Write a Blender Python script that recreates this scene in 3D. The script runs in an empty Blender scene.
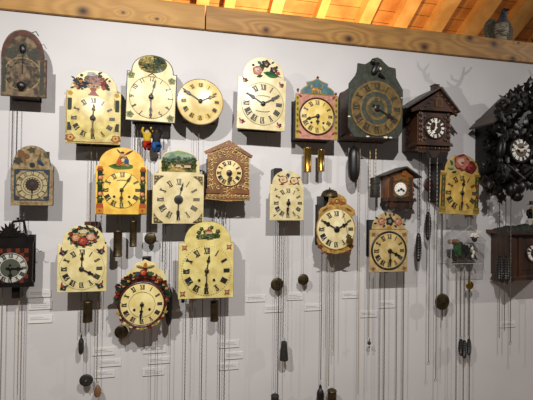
import bpy, math, random
from math import sin, cos, pi, radians, sqrt, atan2
from mathutils import Vector, Matrix

# ------------------------------------------------------------------ camera
SC = bpy.context.scene
COL = SC.collection
F = 400.0
DIST = 1.9
CAMZ = 1.65
YAW, PITCH, ROLL = radians(12.0), radians(0.7), radians(0.7)
fwd0 = Vector((sin(YAW), cos(YAW), 0)); right0 = Vector((cos(YAW), -sin(YAW), 0)); up0 = Vector((0, 0, 1))
fwd = (fwd0 * cos(PITCH) + up0 * sin(PITCH)).normalized()
up1 = (up0 * cos(PITCH) - fwd0 * sin(PITCH)).normalized()
right = right0 * cos(ROLL) + up1 * sin(ROLL)
up = up1 * cos(ROLL) - right0 * sin(ROLL)
CAM = Vector((0, -DIST, CAMZ))
cam = bpy.data.cameras.new('camera'); camo = bpy.data.objects.new('camera', cam); COL.objects.link(camo)
m = Matrix((right, up, -fwd)).transposed().to_4x4(); m.translation = CAM
camo.matrix_world = m
cam.sensor_width = 36.0; cam.lens = F / 533.0 * 36.0; cam.clip_start = 0.05
SC.camera = camo


def P(u, v, d=0.0):
    """pixel -> point on the plane d metres in front of the wall (wall plane is y = 0)"""
    r = fwd + right * ((u - 266.5) / F) + up * ((200.0 - v) / F)
    t = (-d - CAM.y) / r.y
    return CAM + r * t

# ------------------------------------------------------------------ light
w = bpy.data.worlds.new('world'); SC.world = w; w.use_nodes = True
w.node_tree.nodes['Background'].inputs[0].default_value = (1.0, 0.96, 0.93, 1)
w.node_tree.nodes['Background'].inputs[1].default_value = 0.075
SC.view_settings.view_transform = 'Standard'; SC.view_settings.look = 'None'
SC.view_settings.exposure = 0.0; SC.view_settings.gamma = 1.0
SC.view_settings.use_curve_mapping = False


def spot(name, loc, target, power, col, angle=100, blend=0.6, radius=0.012):
    l = bpy.data.lights.new(name, 'SPOT'); l.energy = power; l.color = col
    l.spot_size = radians(angle); l.spot_blend = blend; l.shadow_soft_size = radius
    o = bpy.data.objects.new(name, l); COL.objects.link(o); o.location = loc
    o.rotation_euler = (Vector(target) - Vector(loc)).to_track_quat('-Z', 'Y').to_euler()
    return o

LZ = 2.74
spot('track_spot', (0.32, -1.70, LZ), (0.42, 0, 0.75), 124, (1, 0.96, 0.92), 138, 0.95)
spot('track_spot', (-0.68, -1.70, LZ), (-0.35, 0, 0.75), 124, (1, 0.96, 0.92), 138, 0.95)
spot('track_spot', (4.25, -1.70, 2.85), (1.5, 0, 1.1), 135, (1, 0.92, 0.86), 110, 0.8)
# warm uplights standing behind the wall, shining at the roof boards
spot('roof_uplight', (0.70, 0.55, 2.20), (0.65, 1.05, 3.2), 230, (1, 0.70, 0.36), 140, 0.9, 0.06)
spot('roof_uplight', (1.55, 0.60, 2.20), (1.45, 1.25, 3.2), 26, (1, 0.70, 0.42), 150, 1.0, 0.06)

# ------------------------------------------------------------------ materials
MATS = {}


def lin(h):
    h = h.lstrip('#')
    c = [int(h[i:i + 2], 16) / 255 for i in (0, 2, 4)]
    return [(x / 12.92 if x <= 0.04045 else ((x + 0.055) / 1.055) ** 2.4) for x in c] + [1]


def mat(key, col, col2=None, rough=0.5, metal=0.0, scale=40, bump=0.0, coat=0.0, stretch=None, detail=6, lo=0.35, hi=0.68, spec=0.5):
    if key in MATS: return MATS[key]
    M = bpy.data.materials.new(key); M.use_nodes = True
    nt = M.node_tree; b = nt.nodes['Principled BSDF']
    b.inputs['Roughness'].default_value = rough; b.inputs['Metallic'].default_value = metal
    b.inputs['Coat Weight'].default_value = coat; b.inputs['Coat Roughness'].default_value = 0.25
    b.inputs['Specular IOR Level'].default_value = spec
    c1 = lin(col); c2 = lin(col2) if col2 else [c * 0.5 for c in c1[:3]] + [1]
    if not col2: c1 = [c * 0.68 for c in c1[:3]] + [1]
    tc = nt.nodes.new('ShaderNodeTexCoord'); mp = nt.nodes.new('ShaderNodeMapping')
    if stretch: mp.inputs['Scale'].default_value = stretch
    nz = nt.nodes.new('ShaderNodeTexNoise'); nz.inputs['Scale'].default_value = scale; nz.inputs['Detail'].default_value = detail
    rp = nt.nodes.new('ShaderNodeValToRGB')
    rp.color_ramp.elements[0].position = lo; rp.color_ramp.elements[0].color = c2
    rp.color_ramp.elements[1].position = hi; rp.color_ramp.elements[1].color = c1
    L = nt.links.new
    L(tc.outputs['Object'], mp.inputs[0]); L(mp.outputs[0], nz.inputs['Vector']); L(nz.outputs['Fac'], rp.inputs[0])
    L(rp.outputs[0], b.inputs['Base Color'])
    if bump:
        bp = nt.nodes.new('ShaderNodeBump'); bp.inputs['Strength'].default_value = bump; bp.inputs['Distance'].default_value = 0.002
        L(nz.outputs['Fac'], bp.inputs['Height']); L(bp.outputs[0], b.inputs['Normal'])
    MATS[key] = M
    return M


def paint(hexc, rough=0.45):
    return mat('paint_' + hexc, hexc, None, 0.6, scale=220, detail=3, spec=0.12)

WALL = mat('wall_plaster', '#cbc8c8', '#c3c1c1', 0.85, scale=3, bump=0.03, detail=8, spec=0.2)
CREAM = mat('cream_enamel', '#ded19c', '#c6b678', 0.38, scale=28, coat=0.25, bump=0.05)
CREAMW = mat('cream_white_enamel', '#d2c69c', '#bcac7a', 0.36, scale=28, coat=0.25, bump=0.05)
IVORY = mat('ivory_paint', '#d9cc9e', '#c0ae78', 0.45, scale=24, coat=0.1)
YELLOWC = mat('aged_yellow_paint', '#beb068', '#857038', 0.45, scale=30, coat=0.15, bump=0.1, lo=0.25, hi=0.6)
GOLDY = mat('warm_yellow_enamel', '#e2bd52', '#c89a34', 0.36, scale=25, coat=0.3)
OCHRE = mat('ochre_plate_paint', '#b99c4c', '#94773a', 0.5, scale=30)
TAN = mat('tan_paint', '#baa272', '#957c50', 0.55, scale=40)
WEATH = mat('weathered_paint', '#75634a', '#352a1e', 0.8, scale=45, bump=0.5, lo=0.38, hi=0.62)
WEATHL = mat('weathered_light_paint', '#8f7c56', '#5c482e', 0.75, scale=60, bump=0.4, lo=0.35, hi=0.6)
WEATHR = mat('weathered_red_paint', '#5a3328', '#3a251c', 0.8, scale=50, bump=0.5)
WEATHG = mat('weathered_green_paint', '#3c3c30', '#2a2a22', 0.8, scale=60, bump=0.5)
WOOD = mat('brown_case_wood', '#4c3020', '#2e1c12', 0.55, scale=10, stretch=(1, 1, 0.12), bump=0.2)
DWOOD = mat('dark_case_wood', '#33241a', '#1e1510', 0.55, scale=12, stretch=(1, 1, 0.15), bump=0.2)
BLACKW = mat('black_carved_wood', '#15100d', '#0a0706', 0.42, scale=30, bump=0.4, spec=0.3)
REDWOOD = mat('reddish_cuckoo_wood', '#452815', '#22120a', 0.42, scale=14, stretch=(1, 1, 0.2), bump=0.3, coat=0.2)
ORWOOD = mat('orange_brown_wood', '#85501f', '#5a3414', 0.42, scale=14, bump=0.2, coat=0.2)
ROOFW = mat('grey_brown_roof_wood', '#423830', '#2c241e', 0.5, scale=12, stretch=(1, .2, 1), bump=0.2)
GILT = mat('gilt_ornament', '#c8ae70', '#7c6230', 0.45, 0.1, scale=160, bump=0.5)
GILTW = mat('gold_painted_wood', '#b8954c', '#7c5a24', 0.45, 0.0, scale=60, bump=0.3)
BRASS = mat('polished_brass', '#a8853e', '#7c6028', 0.28, 0.9, scale=20)
DBRASS = mat('tarnished_brass', '#54482c', '#352a1a', 0.42, 0.7, scale=40, bump=0.2)
IRON = mat('dark_iron', '#3e3b37', '#282522', 0.55, 0.5, scale=60, bump=0.3)
BLACKM = mat('black_paint', '#171412', '#0d0b0a', 0.4, scale=60)
INK = mat('numeral_ink', '#23242a', '#15151a', 0.5, scale=200)
BROZ = mat('bronze_dial_ring', '#7a6436', '#4c3d22', 0.5, 0.25, scale=50, bump=0.3)
GREENP = mat('old_dark_green_paint', '#353a2c', '#1f231a', 0.6, scale=50, bump=0.4)
WHITE = mat('white_enamel', '#ecebe4', '#dcdad0', 0.3, scale=30, coat=0.3)
BONE = mat('bone_white', '#e2dccb', '#c8c0aa', 0.5, scale=60)
SILVER = mat('silver_ring', '#d4d3c8', '#b4b3a6', 0.4, 0.3, scale=60)
CHAIN = mat('steel_chain', '#8a857c', '#5f5a52', 0.4, 0.7, scale=100)
DCHAIN = mat('dark_chain', '#4b4640', '#2d2a26', 0.45, 0.6, scale=100)
BCHAIN = mat('brass_chain', '#a48f62', '#7a6740', 0.4, 0.6, scale=100)
CORD = mat('beige_cord', '#a8957a', '#857258', 0.8, scale=200)
CARD = mat('label_card', '#d2d0ce', '#cbc9c7', 0.6, scale=20)
CARDW = mat('white_label_card', '#e0dfdc', '#d8d6d2', 0.5, scale=20)
PRINT = mat('grey_print', '#8e8c8b', '#7c7a79', 0.8, scale=100)
MAROON = mat('maroon_rim', '#4c1f1a', '#301310', 0.35, scale=40, coat=0.3)
REDBR = mat('red_brown_leather_wood', '#3c1e16', '#24120c', 0.45, scale=60, bump=0.3)
WOODDROP = mat('turned_wood', '#85603c', '#644428', 0.5, scale=30)
LBLUE = mat('teal_paint', '#3f6a70', '#2f5056', 0.5, scale=60)
PINKP = mat('pink_paint', '#b88472', '#9a6452', 0.5, scale=60)
FEATH = mat('grey_blue_feathers', '#4c5262', '#282b34', 0.7, scale=70, bump=0.4)
FEATHS = mat('speckled_feathers', '#6c6652', '#1f1c16', 0.75, scale=240, bump=0.5, lo=0.42, hi=0.56)
FEATHB = mat('barred_breast', '#a8a088', '#2e2a22', 0.75, scale=90, stretch=(0.3, 0.3, 2.2), lo=0.42, hi=0.56)


def acrylic():
    M = bpy.data.materials.new('clear_acrylic'); M.use_nodes = True; nt = M.node_tree
    for n in list(nt.nodes):
        if n.type == 'BSDF_PRINCIPLED': nt.nodes.remove(n)
    out = [n for n in nt.nodes if n.type == 'OUTPUT_MATERIAL'][0]
    t = nt.nodes.new('ShaderNodeBsdfTransparent'); t.inputs[0].default_value = (0.985, 0.985, 0.985, 1)
    g = nt.nodes.new('ShaderNodeBsdfGlossy'); g.inputs['Roughness'].default_value = 0.12
    f = nt.nodes.new('ShaderNodeFresnel'); f.inputs[0].default_value = 1.25
    x = nt.nodes.new('ShaderNodeMixShader')
    x.inputs[0].default_value = 0.06; nt.links.new(t.outputs[0], x.inputs[1]); nt.links.new(g.outputs[0], x.inputs[2])
    nt.links.new(x.outputs[0], out.inputs[0])
    return M
ACR = acrylic()


def beam_material(knots, z0, base='#b58748', dark='#8a622f'):
    """pine with wavy long grain that bends round explicit knots (object coordinates, knots = (x, z, r))"""
    M = bpy.data.materials.new('pine_beam'); M.use_nodes = True; nt = M.node_tree; L = nt.links.new
    b = nt.nodes['Principled BSDF']; b.inputs['Roughness'].default_value = 0.6

    def math_(op, a, c, val=None):
        n = nt.nodes.new('ShaderNodeMath'); n.operation = op
        for i, q in enumerate((a, c)):
            if q is None: continue
            if isinstance(q, (int, float)): n.inputs[i].default_value = q
            else: L(q, n.inputs[i])
        return n.outputs[0]
    tc = nt.nodes.new('ShaderNodeTexCoord'); sp = nt.nodes.new('ShaderNodeSeparateXYZ'); L(tc.outputs['Object'], sp.inputs[0])
    X, Z = sp.outputs[0], sp.outputs[2]
    mp = nt.nodes.new('ShaderNodeMapping'); mp.inputs['Scale'].default_value = (1.6, 1, 9); L(tc.outputs['Object'], mp.inputs[0])
    nz = nt.nodes.new('ShaderNodeTexNoise'); nz.inputs['Scale'].default_value = 1.0; nz.inputs['Detail'].default_value = 2.5; L(mp.outputs[0], nz.inputs['Vector'])
    phase = math_('MULTIPLY', nz.outputs['Fac'], 6.0)
    core = None
    for (kx, kz, kr) in knots:
        dx = math_('MULTIPLY', math_('SUBTRACT', X, kx), 0.55); dz = math_('SUBTRACT', Z, kz)
        d2 = math_('ADD', math_('MULTIPLY', dx, dx), math_('MULTIPLY', dz, dz))
        g = math_('EXPONENT', math_('MULTIPLY', d2, -1.0 / (2 * (kr * 2.4) ** 2)), None)
        phase = math_('ADD', phase, math_('MULTIPLY', g, 2.4))
        dx2 = math_('MULTIPLY', math_('SUBTRACT', X, kx), 0.8)
        e2 = math_('ADD', math_('MULTIPLY', dx2, dx2), math_('MULTIPLY', dz, dz))
        k = math_('EXPONENT', math_('MULTIPLY', e2, -1.0 / (kr * 1.15) ** 2), None)
        core = k if core is None else math_('MAXIMUM', core, k)
    wv = math_('SINE', math_('MULTIPLY', phase, 6.0), None)
    wv = math_('ADD', math_('MULTIPLY', wv, 0.5), 0.5)
    fine = nt.nodes.new('ShaderNodeTexNoise'); fine.inputs['Scale'].default_value = 1
    mp2 = nt.nodes.new('ShaderNodeMapping'); mp2.inputs['Scale'].default_value = (7, 60, 260); L(tc.outputs['Object'], mp2.inputs[0]); L(mp2.outputs[0], fine.inputs['Vector'])
    f = math_('ADD', math_('MULTIPLY', wv, 0.3), math_('MULTIPLY', fine.outputs['Fac'], 0.5))
    rp = nt.nodes.new('ShaderNodeValToRGB'); rp.color_ramp.elements[0].color = lin(dark); rp.color_ramp.elements[1].color = lin(base)
    rp.color_ramp.elements[0].position = 0.1; rp.color_ramp.elements[1].position = 0.6
    L(f, rp.inputs[0])
    mx = nt.nodes.new('ShaderNodeMix'); mx.data_type = 'RGBA'
    L(core, mx.inputs['Factor']); L(rp.outputs[0], mx.inputs['A']); mx.inputs['B'].default_value = lin('#35190b')
    L(mx.outputs['Result'], b.inputs['Base Color'])
    return M

# ------------------------------------------------------------------ mesh builder


def offset_poly(pts, b):
    n = len(pts); out = []
    area = sum(pts[i][0] * pts[(i + 1) % n][1] - pts[(i + 1) % n][0] * pts[i][1] for i in range(n))
    s = 1 if area > 0 else -1
    for i in range(n):
        p0, p1, p2 = Vector(pts[i - 1]), Vector(pts[i]), Vector(pts[(i + 1) % n])
        e1 = (p1 - p0); e2 = (p2 - p1)
        if e1.length < 1e-9 or e2.length < 1e-9: out.append(tuple(p1)); continue
        e1.normalize(); e2.normalize()
        n1 = Vector((-e1.y, e1.x)) * s; n2 = Vector((-e2.y, e2.x)) * s
        q = n1 + n2
        if q.length < 1e-6: out.append(tuple(p1)); continue
        q.normalize(); k = min(1.6, 1 / max(0.3, q.dot(n1)))
        out.append(tuple(p1 + q * b * k))
    return out


class MB:
    def __init__(s): s.v = []; s.f = []; s.m = []; s.mats = []; s.lay = 0

    def mi(s, m):
        if m not in s.mats: s.mats.append(m)
        return s.mats.index(m)

    def face(s, idx, m): s.f.append(idx); s.m.append(s.mi(m))

    def prism(s, pts, y0, y1, m, bev=0.0, mside=None):
        """outline (x,z) from y0 (back) to y1 (front, more negative)"""
        n = len(pts); o = len(s.v); ms = mside or m
        area = sum(pts[i][0] * pts[(i + 1) % n][1] - pts[(i + 1) % n][0] * pts[i][1] for i in range(n))
        if area < 0: pts = pts[::-1]
        rings = [(pts, y0)]
        if bev: rings += [(pts, y1 + bev), (offset_poly(pts, bev), y1)]
        else: rings += [(pts, y1)]
        for pp, y in rings: s.v += [(p[0], y, p[1]) for p in pp]
        for r in range(len(rings) - 1):
            for i in range(n):
                j = (i + 1) % n
                s.face([o + r * n + i, o + r * n + j, o + (r + 1) * n + j, o + (r + 1) * n + i], ms)
        k = o + (len(rings) - 1) * n
        s.face([k + i for i in range(n)], m)
        s.face([o + i for i in range(n)][::-1], ms)

    def decal(s, pts, m, surf, t=0.0004):
        s.lay += 1
        off = t + s.lay * 0.000035
        n = len(pts); o = len(s.v)
        area = sum(pts[i][0] * pts[(i + 1) % n][1] - pts[(i + 1) % n][0] * pts[i][1] for i in range(n))
        if area < 0: pts = pts[::-1]
        s.v += [(x, surf(x, z) + 0.0001, z) for x, z in pts]
        s.v += [(x, surf(x, z) - off, z) for x, z in pts]
        for i in range(n):
            j = (i + 1) % n
            s.face([o + i, o + j, o + n + j, o + n + i], m)
        s.face([o + n + i for i in range(n)], m)

    def box(s, x0, x1, y0, y1, z0, z1, m):
        s.prism([(x0, z0), (x1, z0), (x1, z1), (x0, z1)], max(y0, y1), min(y0, y1), m)

    def hexa(s, pts8, m):
        o = len(s.v); s.v += [tuple(p) for p in pts8]
        for f in ([0, 1, 2, 3], [7, 6, 5, 4], [0, 4, 5, 1], [1, 5, 6, 2], [2, 6, 7, 3], [3, 7, 4, 0]):
            s.face([o + i for i in f], m)

    def lathe(s, prof, c, m, axis='z', seg=20, mod=None):
        o = len(s.v); n = len(prof); c = Vector(c)
        for k, (r, h) in enumerate(prof):
            for i in range(seg):
                a = 2 * pi * i / seg
                rr = r * (mod(a, k) if mod else 1)
                if axis == 'z': p = Vector((rr * cos(a), rr * sin(a), h))
                elif axis == 'y': p = Vector((rr * cos(a), h, rr * sin(a)))
                else: p = Vector((h, rr * cos(a), rr * sin(a)))
                s.v.append(tuple(c + p))
        for k in range(n - 1):
            for i in range(seg):
                j = (i + 1) % seg
                s.face([o + k * seg + i, o + k * seg + j, o + (k + 1) * seg + j, o + (k + 1) * seg + i], m)
        s.face([o + i for i in range(seg)][::-1], m); s.face([o + (n - 1) * seg + i for i in range(seg)], m)

    def ell(s, c, r, m, rot=None, seg=14, rings=8, bumpy=0.0):
        o = len(s.v); c = Vector(c)
        for k in range(rings + 1):
            t = pi * k / rings
            for i in range(seg):
                a = 2 * pi * i / seg
                rs = max(sin(t), 0.02)
                p = Vector((r[0] * rs * cos(a), r[1] * rs * sin(a), r[2] * cos(t)))
                if bumpy: p *= 1 + bumpy * sin(5 * a + 3 * k)
                if rot: p = rot @ p
                s.v.append(tuple(c + p))
        for k in range(rings):
            for i in range(seg):
                j = (i + 1) % seg
                s.face([o + k * seg + j, o + k * seg + i, o + (k + 1) * seg + i, o + (k + 1) * seg + j], m)
        s.face([o + i for i in range(seg)], m); s.face([o + rings * seg + i for i in range(seg)][::-1], m)

    def tube(s, pts, rad, m, seg=8, closed=False):
        o = len(s.v); n = len(pts); pts = [Vector(p) for p in pts]
        if not isinstance(rad, (list, tuple)): rad = [rad] * n
        prev = None
        for k in range(n):
            if closed: d = pts[(k + 1) % n] - pts[k - 1]
            else: d = pts[min(k + 1, n - 1)] - pts[max(k - 1, 0)]
            d.normalize()
            ref = prev if prev is not None else (Vector((0, 1, 0)) if abs(d.y) < 0.9 else Vector((1, 0, 0)))
            a = d.cross(ref)
            if a.length < 1e-5: a = d.cross(Vector((0.3, 1, 0.2)))
            a.normalize(); b = a.cross(d); prev = b
            for i in range(seg):
                t = 2 * pi * i / seg
                s.v.append(tuple(pts[k] + (a * cos(t) + b * sin(t)) * rad[k]))
        for k in range(n if closed else n - 1):
            k2 = (k + 1) % n
            for i in range(seg):
                j = (i + 1) % seg
                s.face([o + k * seg + i, o + k * seg + j, o + k2 * seg + j, o + k2 * seg + i], m)
        if not closed:
            s.face([o + i for i in range(seg)][::-1], m); s.face([o + (n - 1) * seg + i for i in range(seg)], m)

    def build(s, name, parent=None, loc=None, smooth=35):
        me = bpy.data.meshes.new(name); me.from_pydata(s.v, [], s.f)
        for q in s.mats: me.materials.append(q)
        me.polygons.foreach_set('material_index', s.m)
        me.update()
        import bmesh
        b = bmesh.new(); b.from_mesh(me); bmesh.ops.recalc_face_normals(b, faces=b.faces); b.to_mesh(me); b.free()
        if smooth:
            me.polygons.foreach_set('use_smooth', [True] * len(me.polygons)); me.set_sharp_from_angle(angle=radians(smooth))
        o = bpy.data.objects.new(name, me); COL.objects.link(o)
        if parent: o.parent = parent
        if loc is not None: o.location = loc
        return o


def tag(o, label=None, cat=None, group=None, kind=None):
    if label: o['label'] = label
    if cat: o['category'] = cat
    if group: o['group'] = group
    if kind: o['kind'] = kind
    return o


def empty(name, loc):
    o = bpy.data.objects.new(name, None); COL.objects.link(o); o.location = loc; o.empty_display_size = 0.05
    return o

# ------------------------------------------------------------------ setting
WX0, WX1 = -2.6, 3.4
bz = P(266, 36.8, 0.0).z                    # underside of beam / wall top
bt = P(300, 15.6, 0.02).z                   # top of beam
g = MB(); g.box(WX0, WX1, 0.0, 0.14, 0.0, bz, WALL); tag(g.build('wall_back'), kind='structure')
FLOORM = mat('floor_boards', '#a8907a', '#8b745e', 0.5, scale=4, stretch=(0.3, 4, 1))
g = MB(); g.box(WX0, WX1, 1.9, -4.2, -0.05, 0.0, FLOORM); tag(g.build('floor'), kind='structure')

jx = P(205.5, 20, 0.02).x
knl = [P(u, v, .02) for u, v in ((83, 11), (123, 12.5), (157, 19))]
krl = (0.018, 0.006, 0.006)
kn = [P(u, v, .02) for u, v in ((266, 30), (349, 39), (424.5, 47), (470, 38), (494, 44), (513, 58.5), (518.5, 43))]
krs = (0.014, 0.016, 0.017, 0.015, 0.019, 0.014, 0.006)
ML = beam_material([(p.x, p.z, r) for p, r in zip(knl, krl)], bz, '#c09350', '#a5783a')
MR = beam_material([(p.x, p.z, r) for p, r in zip(kn, krs)], bz)
for x0, x1, M_, zt in ((WX0, jx - 0.003, ML, bt), (jx + 0.003, WX1, MR, bt)):
    g = MB(); pr = [(0.02, bz + .003), (0.018, bz), (-0.15, bz), (-0.15, zt), (0.016, zt), (0.02, zt - 0.004)]
    o0 = len(g.v)
    for x in (x0, x1): g.v += [(x, -a, z) for a, z in pr]
    n = len(pr)
    for i in range(n): g.face([i, (i + 1) % n, n + (i + 1) % n, n + i], M_)
    g.face(list(range(n)), M_); g.face(list(range(n, 2 * n)), M_)
    tag(g.build('trim_1' if x0 == WX0 else 'trim_2'), kind='structure')
    

# roof behind the wall: boards + rafters, falling away from the camera
YR = -1.25
rd = (fwd + right * ((135 - 266.5) / F) + up * ((200.0 - 520) / F)).normalized()     # run of the rafters
rx = Vector((1, 0, 0))
rn = rx.cross(rd).normalized()
if rn.z > 0: rn = -rn                         # towards the room (down)
base0 = P(400, 25, YR)
ROOFB = mat('roof_boards', '#cf8f4a', '#a3652c', 0.6, scale=6, stretch=(1, 1, 1), bump=0.1)
RAFT = mat('rafter_pine', '#e2b068', '#c38c48', 0.55, scale=6, bump=0.1)
roofroot = empty('ceiling', (0, 0, 0)); roofroot['kind'] = 'structure'


def roof_pt(x, s_, h):  # x along wall at the crossing, s_ along rafter, h towards the room
    return Vector((x, base0.y, base0.z)) + rd * s_ + rn * h
bw = 0.105
for k in range(-16, 8):
    g = MB(); a0, a1 = k * bw + 0.002, (k + 1) * bw - 0.002
    x0, x1 = -2.2, 4.2
    g.hexa([roof_pt(x0, a0, 0.0), roof_pt(x1, a0, 0), roof_pt(x1, a1, 0), roof_pt(x0, a1, 0),
            roof_pt(x0, a0, -0.02), roof_pt(x1, a0, -0.02), roof_pt(x1, a1, -0.02), roof_pt(x0, a1, -0.02)], ROOFB)
    g.build('roof_board', roofroot, smooth=0)
g = MB(); g.hexa([roof_pt(-2.2, -1.7, -0.021), roof_pt(4.2, -1.7, -.021), roof_pt(4.2, .85, -.021), roof_pt(-2.2, .85, -.021),
                  roof_pt(-2.2, -1.7, -0.05), roof_pt(4.2, -1.7, -.05), roof_pt(4.2, .85, -.05), roof_pt(-2.2, .85, -.05)], DWOOD)
g.build('roof_underlay', roofroot, smooth=0)
for (ua, ub) in ((160, 172), (196, 208), (223, 233), (268, 279), (313, 321), (355, 366), (389, 402), (423, 436), (457, 471), (492, 507), (528, 545), (565, 582)):
    v = 6.5 + (ua - 234) * 0.118
    xa = P(ua, v, YR).x; xb = P(ub, v, YR).x
    g = MB(); h = 0.09
    g.hexa([roof_pt(xa, -1.7, 0), roof_pt(xb, -1.7, 0), roof_pt(xb, 0.8, 0), roof_pt(xa, 0.8, 0),
            roof_pt(xa, -1.7, h), roof_pt(xb, -1.7, h), roof_pt(xb, 0.8, h), roof_pt(xa, 0.8, h)], RAFT)
    g.build('rafter', roofroot, smooth=0)

# ------------------------------------------------------------------ numerals
GL = {'I': (0.30, [((0.15, 0), (0.15, 1), .20)]),
      'V': (0.72, [((0.10, 1), (0.38, 0), .20), ((0.62, 1), (0.38, 0), .09)]),
      'X': (0.76, [((0.12, 1), (0.64, 0), .20), ((0.64, 1), (0.12, 0), .09)])}
ROM = ['XII', 'I', 'II', 'III', 'IIII', 'V', 'VI', 'VII', 'VIII', 'IX', 'X', 'XI']
DIG = {'0': [[(.1, .1), (.1, .9), (.55, .9), (.55, .1), (.1, .1)]], '1': [[(.3, 0), (.3, 1)]], '2': [[(.1, .85), (.5, .95), (.5, .6), (.1, .05), (.6, .05)]],
       '3': [[(.1, .95), (.55, .95), (.3, .55), (.55, .3), (.4, .03), (.1, .1)]], '4': [[(.5, 0), (.5, 1), (.08, .3), (.65, .3)]],
       '5': [[(.55, .95), (.15, .95), (.12, .55), (.5, .5), (.5, .1), (.1, .05)]], '6': [[(.5, .95), (.12, .5), (.12, .08), (.52, .08), (.52, .45), (.15, .48)]],
       '7': [[(.1, .95), (.55, .95), (.25, 0)]], '8': [[(.3, .5), (.1, .75), (.3, .97), (.5, .75), (.1, .25), (.3, .03), (.52, .25), (.3, .5)]],
       '9': [[(.15, .05), (.5, .45), (.5, .92), (.12, .92), (.12, .55), (.48, .52)]]}


def bar(p, q, w_):
    p, q = Vector(p), Vector(q); d = q - p
    if d.length < 1e-9: d = Vector((0, 1e-6))
    d.normalize(); n = Vector((-d.y, d.x)) * w_ / 2
    return [tuple(p - n), tuple(q - n), tuple(q + n), tuple(p + n)]


def numerals(mb, cx, cz, R, h, m, surf, arabic=False, squeeze=0.74, tilt=0.0, bold=1.0, skip=()):
    for i in range(12):
        if i in skip: continue
        a = radians(30 * i) + tilt
        er = Vector((sin(a), cos(a))); et = Vector((cos(a), -sin(a)))
        c = Vector((cx, cz))

        def tr(gx, gy): return tuple(c + er * (R - h / 2 + gy * h) + et * gx * h * squeeze)
        if arabic:
            t = str(12 if i == 0 else i); wd = 0.62 * len(t); x = -wd / 2
            for ch in t:
                for pl in DIG[ch]:
                    for p, q in zip(pl[:-1], pl[1:]):
                        mb.decal([tr(*b_) for b_ in bar((x + p[0], p[1]), (x + q[0], q[1]), .16 * bold)], m, surf)
                x += 0.62
        else:
            t = ROM[i]; wd = sum(GL[c_][0] for c_ in t); x = -wd / 2
            for ch in t:
                gw, st = GL[ch]
                for p, q, w_ in st:
                    mb.decal([tr(*b_) for b_ in bar((x + p[0], p[1]), (x + q[0], q[1]), w_ * bold)], m, surf)
                x += gw
            for gy in (0.02, 0.98):
                mb.decal([tr(*b_) for b_ in bar((-wd / 2, gy), (wd / 2, gy), .05)], m, surf)


def ellpts(cx, cz, rx_, rz_, n=16, a0=0.0, wob=0.0, k=5, ph=0.0):
    out = []
    for i in range(n):
        t = 2 * pi * i / n; q = 1 + wob * sin(k * t + ph)
        x = rx_ * q * cos(t); z = rz_ * q * sin(t)
        out.append((cx + x * cos(a0) - z * sin(a0), cz + x * sin(a0) + z * cos(a0)))
    return out

# ------------------------------------------------------------------ clock base class


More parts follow.
